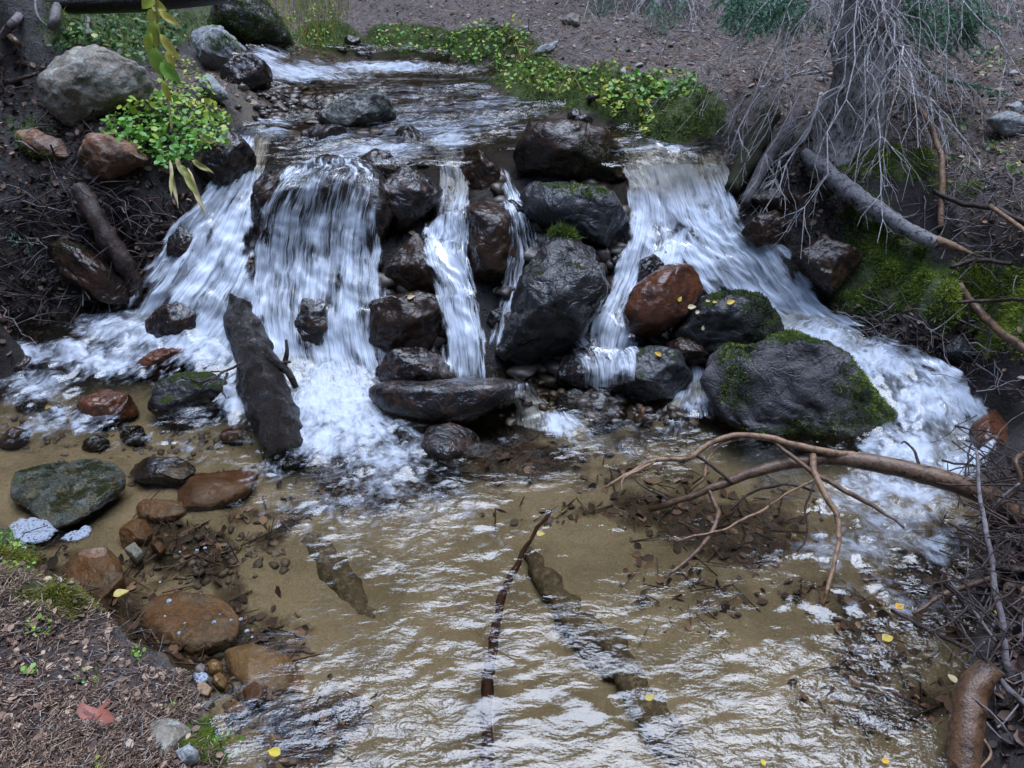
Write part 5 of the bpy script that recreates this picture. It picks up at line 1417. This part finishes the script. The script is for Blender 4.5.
for a in [('yellow leaf lying under water by the bright orange rock', 121, 593, 15, 35, 'yellow_leaf', .2, .004), ('yellow leaf drifting near the middle of the pool', 541, 534, 9, 20, 'yellow_leaf', .3, .008), ('yellow leaf on dark water at the bottom left', 274, 752, 15, 160, 'yellow_leaf', .5, .006),
    ('yellow leaf caught in the eddy at the right', 888, 638, 14, 20, 'yellow_leaf', .3, .010), ('bright yellow leaf in the drift pile', 998, 613, 9, 120, 'yellow_leaf', .5, .06), ('orange leaf floating at the bottom right', 886, 761, 9, 0, 'yellow_leaf', .9, .008),
    ('yellow leaf over the sunken log near the bottom', 650, 697, 12, 40, 'yellow_leaf', .2, .008), ('tiny yellow leaf at the bottom edge right of centre', 763, 762, 8, 100, 'yellow_leaf', .5, .008), ('tan leaf at the mossy log end, lower right', 952, 678, 12, 100, 'pale_leaf', .1, .05), ('brown leaf in the eddy by the red brown stick', 900, 606, 12, 30, 'yellow_leaf', .9, .006)]:
    fallen(a[0], a[1], a[2], a[3], a[4], a[5], a[6], a[7], (0, -.15, 1))
# the red lobed leaf on the near bank
c = hitp(93, 722, .012, GROUND)
rl = empty('red_leaf', c)
V = [c]; k_ = 26
for i in range(k_):
    a = 2 * math.pi * i / k_
    r_ = .040 * (1 + .28 * math.cos(5 * a) + .1 * math.cos(13 * a))
    V.append(c + np.array([math.cos(a) * r_, math.sin(a) * r_ * 1.1, .010 * math.sin(3 * a) + .012]))
obj('leaf_blade', V, [(0, 1 + i, 1 + (i + 1) % k_) for i in range(k_)], M['red_leaf'], rl, attrs={'tone': rs.rand(k_ + 1)})
mb = MB(); mb.tube(np.array([c + [.02, -.005, .02], c + [.025, -.05, .018], c + [.03, -.085, .012]]), [.0018, .0014], 4); mb.build('leaf_stalk', M['branch_tan'], rl)
tag(rl, 'red brown lobed leaf lying on the needles of the near left bank', 'leaf')

# ------------------------------------------------------------------ litter, gravel, twig debris, foam scraps
def sticks(name, P_, L, w, mat, tone, flat=.25, up=0.004):
    n = len(P_)
    a = rs.uniform(0, 2 * math.pi, n)
    D = np.stack([np.cos(a), np.sin(a), rs.normal(size=n) * flat], 1)
    D /= np.linalg.norm(D, axis=1)[:, None]
    S = np.cross(D, [0, 0, 1.0]); S /= np.linalg.norm(S, axis=1)[:, None]
    L = (L * np.ones(n))[:, None]; w = (w * np.ones(n))[:, None]
    Q = P_ + np.array([0, 0, 1]) * (up + np.abs(D[:, 2:]) * L * .5)
    U = np.cross(S, D)
    V = np.stack([Q - D * L / 2 - S * w, Q - D * L / 2 + S * w, Q - D * L / 2 + U * w * 1.5, Q + D * L / 2 - S * w, Q + D * L / 2 + S * w, Q + D * L / 2 + U * w * 1.5], 1).reshape(-1, 3)
    i = np.arange(n)[:, None, None] * 6
    Fa = (i + np.array([(0, 1, 4, 3), (1, 2, 5, 4), (2, 0, 3, 5)])[None]).reshape(-1, 4)
    return obj(name, V, Fa, M[mat], None, False, attrs={'tone': np.repeat(tone, 6)})
w = np.clip(np.maximum(litter, .6 * ((tpx > 1040) & (tpy > 380))), 0, 1) * wider * (TV[:, 2] > .02) * (1 - .8 * moss) / np.maximum(tt, 1.2) ** 2
near = (tpy > 520) & (tpx < 420)
beyond = (tpx > 1030) & (tpy > 380)
P_, N_ = surf_samples(TV, GTRI, 9500, rs, w * near * (inview + .15) * np.clip(.6 + 1.1 * nz, .15, 1.5))
tag(sticks('needle_litter', P_, rs.uniform(.012, .045, len(P_)), rs.uniform(.0007, .0013, len(P_)), 'litter', np.clip(rs.rand(len(P_)) ** 1.0, 0, 1)), 'brown spruce needles and bark bits on the near left bank', None, None, 'stuff')
P_, N_ = surf_samples(TV, GTRI, 1300, rs, w * near * (inview + .15))
tag(leaves('bark_litter', P_ + [0, 0, .004], rs.uniform(.008, .028, len(P_)), 'litter', np.clip(rs.rand(len(P_)), 0, .95), rs, up=1.5, spread=.5), 'flakes of bark and old leaves on the near left bank', None, None, 'stuff')
P_, N_ = surf_samples(TV, GTRI, 3500, rs, w * beyond)
tag(sticks('needle_litter', P_, rs.uniform(.015, .06, len(P_)), rs.uniform(.0010, .0020, len(P_)), 'litter', rs.rand(len(P_)), .3), 'needles on the bank beyond the drift pile', None, None, 'stuff')
P_, N_ = surf_samples(TV, GTRI, 26000, rs, w * (~near) * (tpy < 400))
tag(sticks('needle_litter', P_, rs.uniform(.015, .06, len(P_)), rs.uniform(.0010, .0022, len(P_)), 'litter', np.clip(rs.rand(len(P_)) ** 1.1, 0, 1), .3), 'needles and small sticks over the hillside', None, None, 'stuff')
P_, N_ = surf_samples(TV, GTRI, 3500, rs, w * (~near) * (tpy < 400))
tag(leaves('bark_litter', P_ + [0, 0, .004], rs.uniform(.015, .045, len(P_)), 'litter', np.clip(rs.rand(len(P_)) ** .8, 0, 1), rs, up=1.5, spread=.5), 'flakes of bark and old leaves over the hillside', None, None, 'stuff')

P_, N_ = surf_samples(TV, GTRI, 4200, rs, blobs([(80,240,190,110),(60,120,100,70),(800,190,60,60),(900,340,80,40),(1005,620,40,160,.9)]) * inview * (TV[:, 2] > .03) * (1 - moss) / np.maximum(tt, 1.2) ** 2)
tag(leaves('bark_litter', P_ + N_ * .006, rs.uniform(.012, .045, len(P_)), 'litter', np.clip(rs.rand(len(P_)) ** 2 * .75, 0, 1), rs, up=.6, spread=.8), 'dark rotting leaves and bark bits on the steep banks', None, None, 'stuff')
P_, N_ = surf_samples(TV, GTRI, 1500, rs, np.clip(debris - .12, 0, 1) * inview * (TV[:, 2] < -.02) * (TV[:, 1] < 3.2) / np.maximum(tt, 1.2) ** 2)
tag(leaves('sunken_leaves', P_ + [0, 0, .004], rs.uniform(.012, .05, len(P_)), 'litter', np.clip(rs.rand(len(P_)) ** 1.6 * .7, 0, 1), rs, up=1.2, spread=.6), 'dark dead leaves on the pool floor', None, None, 'stuff')
P_, N_ = surf_samples(TV, GTRI, 500, rs, np.clip(debris - .12, 0, 1) * inview * (TV[:, 2] < -.02) * (TV[:, 1] < 3.2) / np.maximum(tt, 1.2) ** 2)
tag(sticks('sunken_twigs', P_, rs.uniform(.03, .16, len(P_)), rs.uniform(.001, .003, len(P_)), 'litter', np.clip(rs.rand(len(P_)) ** 2 * .6, 0, 1), .15), 'dark broken twigs on the pool floor', None, None, 'stuff')
_bm = bmesh.new(); bmesh.ops.create_icosphere(_bm, subdivisions=2, radius=1)
I1V = np.array([v.co[:] for v in _bm.verts]); I1F = np.array([[v.index for v in f.verts] for f in _bm.faces]); _bm.free()
M['gravel'] = None
def gravel_mat():
    m = NT('gravel_stones')
    t = m.attr('tone')
    col = m.ramp(t, [(0.0, (0.03, 0.022, 0.018)), (0.4, (0.10, 0.075, 0.06)), (0.7, (0.20, 0.17, 0.16)), (1.0, (0.36, 0.34, 0.34))])
    co = m.coord('Object')
    n = m.noise(co, 120, 4, 0.7)
    col = m.mix(0.5, col, m.ramp(n, [(0.3, 0.5), (0.7, 1.4)]), 'MULTIPLY')
    return m.done(m.principled(col, m.attr('rough'), m.bump(n, 0.4, 0.006), 0.5))
M['gravel'] = gravel_mat()
def gravel(name, P_, size, tone, rough, label):
    V, Fa, T = [], [], []
    for i, p in enumerate(P_):
        q = I1V * rs.uniform(.6, 1.1, 3) * [1, 1, .65]
        q = q * (1 + .22 * perlin(q * 1.4 + rs.uniform(0, 90, 3)))[:, None]
        for _ in range(5):
            nn = rs.normal(size=3); nn /= np.linalg.norm(nn); sp = q @ nn; q = q - np.outer(np.maximum(sp - sp.max() * rs.uniform(.5, .8), 0), nn)
        a = rs.uniform(0, 6.28); c, s = math.cos(a), math.sin(a)
        q = np.stack([c * q[:, 0] - s * q[:, 1], s * q[:, 0] + c * q[:, 1], q[:, 2]], 1) * size[i]
        V.append(p + q); Fa.append(I1F + i * len(I1V)); T.append(np.full(len(I1V), tone[i]))
    V = np.vstack(V)
    return tag(obj(name, V, np.vstack(Fa), M['gravel'], attrs={'tone': np.concatenate(T), 'rough': np.full(len(V), rough)}), label, None, None, 'stuff')
hs = (litter * inview * (tpy < 130) * (tpx > 430) * (1 - moss)) * sstep(-.1, .3, nz) / np.maximum(tt, 1) ** 2
P_, _ = surf_samples(TV, GTRI, 700, rs, hs)
gravel('gravel', P_, rs.uniform(.006, .03, 700) , np.clip(rs.rand(700) ** .9, 0, .95), .8, 'loose grey stones on the bare hillside')
shelf = blobs([(285,112,45,24),(300,98,40,14),(330,112,30,10,.6)])
P_, _ = surf_samples(TV, GTRI, 190, rs, shelf * inview)
P_[:, 2] += .012
gravel('gravel', P_, rs.uniform(.010, .055, 190), np.clip(rs.rand(190) * .6, 0, 1), .2, 'wet pebbles of the shelf in the upper stream')
pl = blobs([(210,560,75,30),(240,690,60,40),(300,735,45,35),(90,480,60,30,.3),(60,430,70,20,.6),(180,440,90,20,.6)]) * (TV[:, 2] < 0) * inview
P_, _ = surf_samples(TV, GTRI, 420, rs, pl)
gravel('gravel', P_, rs.uniform(.006, .025, 420), np.clip(rs.rand(420) * .6, 0, 1), .6, 'small brown stones on the floor of the left pool')
ft = blobs([(640,420,110,26),(470,440,60,14,.5),(590,400,40,30),(720,420,30,20),(560,372,30,20)]) * inview * (TV[:, 1] > 2.3)
P_, _ = surf_samples(TV, GTRI, 110, rs, ft)
P_[:, 2] = np.maximum(P_[:, 2], -.02) + .01
gravel('gravel', P_, rs.uniform(.012, .042, 110), np.clip(rs.rand(110) * .4, 0, 1), .25, 'dark wet stones along the foot of the falls')
fc = blobs([(405,330,30,70),(395,150,50,20),(500,230,20,60),(540,330,30,60),(575,240,50,60),(570,370,60,20),(640,350,40,30),(700,350,30,20)]) * inview * (TV[:, 1] > 2.6)
P_, _ = surf_samples(TV, GTRI, 420, rs, fc)
gravel('gravel', P_, rs.uniform(.02, .085, 420), np.clip(rs.rand(420) * .28, 0, 1), .3, 'dark wet rubble packed between the rocks of the falls')

def debris_twigs(name, label, zone, n, Lr, r, mat, droop=.3, lift=.05, azr=None):
    P_, N_ = surf_samples(TV, GTRI, n, rs, blobs(zone) * inview)
    mb = MB()
    for i in range(n):
        L = rs.uniform(*Lr)
        a = rs.uniform(0, 6.28) if azr is None else math.radians(rs.uniform(*azr))
        d = np.array([math.cos(a), math.sin(a) * .6 - .25, rs.uniform(-.8, .3)])
        s = np.linspace(-.5, .5, 7)
        Q = P_[i] + N_[i] * rs.uniform(.005, lift) + np.outer(s * L, nrm(d)) - np.outer(s * s * L * droop, [0, 0, 1.0])
        Q = wobble(Q, .025 * L / .3, 9, rs.uniform(0, 60))
        rr = r * rs.uniform(.5, 1.3)
        mb.tube(Q, [rr, rr * .4], 4, cap=False)
        if rs.rand() < .4:
            d2 = nrm(nrm(d) + rs.normal(size=3) * .6)
            mb.tube(np.array([Q[3], Q[3] + d2 * L * .15, Q[3] + d2 * L * .3 + [0, 0, -.02]]), [rr * .6, rr * .3], 3, cap=False)
    return tag(mb.build(name, M[mat]), label, None, None, 'stuff')
debris_twigs('root_debris', 'dark roots and twigs matted over the left bank', [(70,230,100,90),(150,230,70,60),(50,300,60,40),(30,130,50,60,.5)], 150, (.12, .5), .0036, 'twig_dark', .5)
debris_twigs('twig_debris', 'pale dead twigs strewn over the left bank', [(70,230,100,90),(150,240,60,50),(40,300,50,40)], 60, (.15, .45), .0032, 'twig_grey', .5)
debris_twigs('twig_debris', 'dead twigs strewn over the right bank', [(970,220,80,50),(900,330,80,30),(1000,380,40,40),(990,260,60,40),(960,350,60,25),(1000,620,40,130)], 230, (.08, .35), .0028, 'twig_grey', .2, .03)
debris_twigs('root_debris', 'fine dark roots hanging from the right bank', [(880,325,70,30),(830,240,40,40),(950,360,50,30)], 200, (.06, .22), .0022, 'twig_dark', .2, .04, (240, 300))
debris_twigs('twig_debris', 'small twigs over the near left bank', [(90,690,110,70)], 70, (.04, .14), .0022, 'twig_grey', .1, .015)
debris_twigs('twig_debris', 'twigs strewn over the brown hillside', [(800,60,220,60),(600,30,120,40),(960,150,80,60)], 130, (.1, .4), .003, 'twig_grey', .1, .02)
# the drift tangle at the right edge: a pile of fine dark twigs nobody could count
mb = MB()
for i in range(150):
    x, y = rs.normal(1000, 26), rs.normal(520, 60)
    if x < 935: continue
    z0 = rs.uniform(.05, .32)
    p0 = at_z(x, y, z0)
    a = rs.uniform(0, 6.28); L = rs.uniform(.08, .28)
    d = nrm([math.cos(a), math.sin(a) * .7, rs.normal() * .35])
    s = np.linspace(-.5, .5, 6)
    Q = wobble(p0 + np.outer(s * L, d), .02, 9, rs.uniform(0, 60))
    rr = rs.uniform(.0015, .0045)
    mb.tube(Q, [rr, rr * .5], 4, cap=False)
tag(mb.build('twig_debris', M['twig_dark']), 'tangle of fine dark drift twigs on the right bank', None, None, 'stuff')

# white foam: two floating patches and scattered bubbles
M['foam_patch'] = None
def foam_patch_mat():
    m = NT('floating_foam')
    co = m.coord('Object')
    v = m.voro(co, 110)
    v2 = m.voro(co, 260)
    col = m.ramp(v, [(0.0, (0.07, 0.08, 0.11)), (0.4, (0.28, 0.31, 0.37))])
    h = m.math('ADD', v, m.math('MULTIPLY', v2, .5))
    al = m.maprange(m.math('ADD', m.noise(co, 45, 5, 0.7), m.math('MULTIPLY', v, 0.25)), 0.42, 0.60)
    return m.done(m.shader_mix(m.math('MULTIPLY', al, 0.92), m.n('BsdfTransparent').outputs[0], m.principled(col, 0.4, m.bump(h, 0.8, 0.006), 0.5)))
M['foam_patch'] = foam_patch_mat()
def foam_patch(label, poly, z=.006):
    P = np.array(poly, float); c = P.mean(0)
    Q = np.vstack([spline(np.vstack([P, P[:1]]), 40)[:-1]])
    V, n = [], len(Q)
    for k, f in enumerate([1.0, .93, .7, .35]):
        for a in Q:
            p = at_z(*(c + (a - c) * f * (1 + .05 * math.sin(7 * a[0]) + .05 * math.sin(2.3 * a[1] + a[0]))), z if k else z - .004)
            V.append(p + [0, 0, [0, .003, .005, .005][k] + .001 * math.sin(a[0] * 3 + k)])
    V.append(at_z(*c, z) + [0, 0, .005])
    fs = [(k * n + i, k * n + (i + 1) % n, (k + 1) * n + (i + 1) % n, (k + 1) * n + i) for k in range(3) for i in range(n)] + [(3 * n + i, 3 * n + (i + 1) % n, 4 * n) for i in range(n)]
    tag(obj('foam_patch', np.array(V), fs, M['foam_patch'], loc=np.mean(V, 0)), label, 'foam')
foam_patch('round patch of white foam floating against the near left bank', TT(9,528,14,521,26,518,42,519,54,526,55,534,46,541,30,544,18,545,12,538))
foam_patch('thin pointed patch of foam floating right of the round one', TT(59,540,70,532,80,530,84,526,92,528,90,534,80,541,68,542))
foam_patch('thin strip of foam along the foot of the mossy slab', TT(24,503,36,498,52,496,60,492,62,495,52,503,38,509,28,508))
foam_patch('foam scrap beside the pebbles at the near bank', TT(192,674,206,673,208,680,198,685))
V, Fa = [], []
def bub(x, y, r):
    p = at_z(x, y, .004); q = I1V * [1, 1, .5] * r * .72
    Fa.append(I1F + len(V) * len(I1V)); V.append(p + q)
for x, y, r in [(169,601,.012),(165,616,.005),(179,633,.008),(185,623,.005),(214,622,.009),(220,614,.005),(231,620,.006),(241,619,.008),(247,631,.010),(252,637,.005),(160,582,.006),(205,548,.008),(197,550,.008),(180,552,.006),(240,500,.004)]:
    bub(x, y, r)
for _ in range(90):
    bub(rs.uniform(130, 330), rs.uniform(490, 700), rs.uniform(.0008, .0022))
tag(obj('foam_bubbles', np.vstack(V), np.vstack(Fa), M['foam_patch']), 'white bubbles drifting on the left pool', None, None, 'stuff')

# ------------------------------------------------------------------ unseen wood all round, added to block low sky and darken reflections
def unseen_forest():
    V, Fa, T, n = [], [], [], 0
    rf = np.random.RandomState(77)
    for i in range(84):
        a = 2 * math.pi * i / 84 + rf.uniform(-.05, .05)
        d = rf.uniform(10.5, 19)
        x, y = d * math.sin(a), d * math.cos(a) + 2
        hgt = rf.uniform(10, 14) * (d / 13) * (1.0 if math.cos(a) > .6 else 1.35)  # crowns raised, most at sides and behind, to keep sky off wet rocks
        g = float(HT(np.array([x]), np.array([y]))[0])
        m = 760
        h = rf.uniform(.04, 1, m) ** .9
        az = rf.uniform(0, 6.28, m)
        rad = (1 - h) * hgt * .2 * rf.uniform(.4, 1.1, m) + .1
        c = np.stack([x + np.cos(az) * rad, y + np.sin(az) * rad, g + h * hgt], 1)
        s = rf.uniform(.4, 1.0, m)[:, None]
        out = np.stack([np.cos(az), np.sin(az), -.45 + 0 * az], 1)
        sd = np.stack([-np.sin(az), np.cos(az), rf.normal(size=m) * .2], 1)
        tri = np.stack([c - sd * s * .45, c + sd * s * .45, c + out * s * 1.1], 1).reshape(-1, 3)
        V.append(tri); Fa.append(np.arange(m * 3).reshape(-1, 3) + n); n += m * 3
        T.append(np.repeat(rf.uniform(0, .7, m), 3))
        # trunk
        k = 6; th = np.arange(k) * 2 * math.pi / k
        ring = np.stack([np.cos(th), np.sin(th)], 1)
        for zz, rr in ((-.3, .22), (hgt * .9, .04)):
            V.append(np.hstack([np.array([x, y]) + ring * rr, np.full((k, 1), g + zz)])); T.append(np.zeros(k))
        for j in range(k):
            q = [n + j, n + (j + 1) % k, n + k + (j + 1) % k, n + k + j]
            Fa.append(np.array([[q[0], q[1], q[2]], [q[0], q[2], q[3]]]))
        n += 2 * k
    o = obj('unseen_forest', np.vstack(V), np.vstack(Fa), M['needles'], attrs={'tone': np.concatenate(T)}, smooth=False)
    tag(o, 'unseen dark conifer wood surrounding the stream, added to block low sky light', None, None, 'stuff')
unseen_forest()
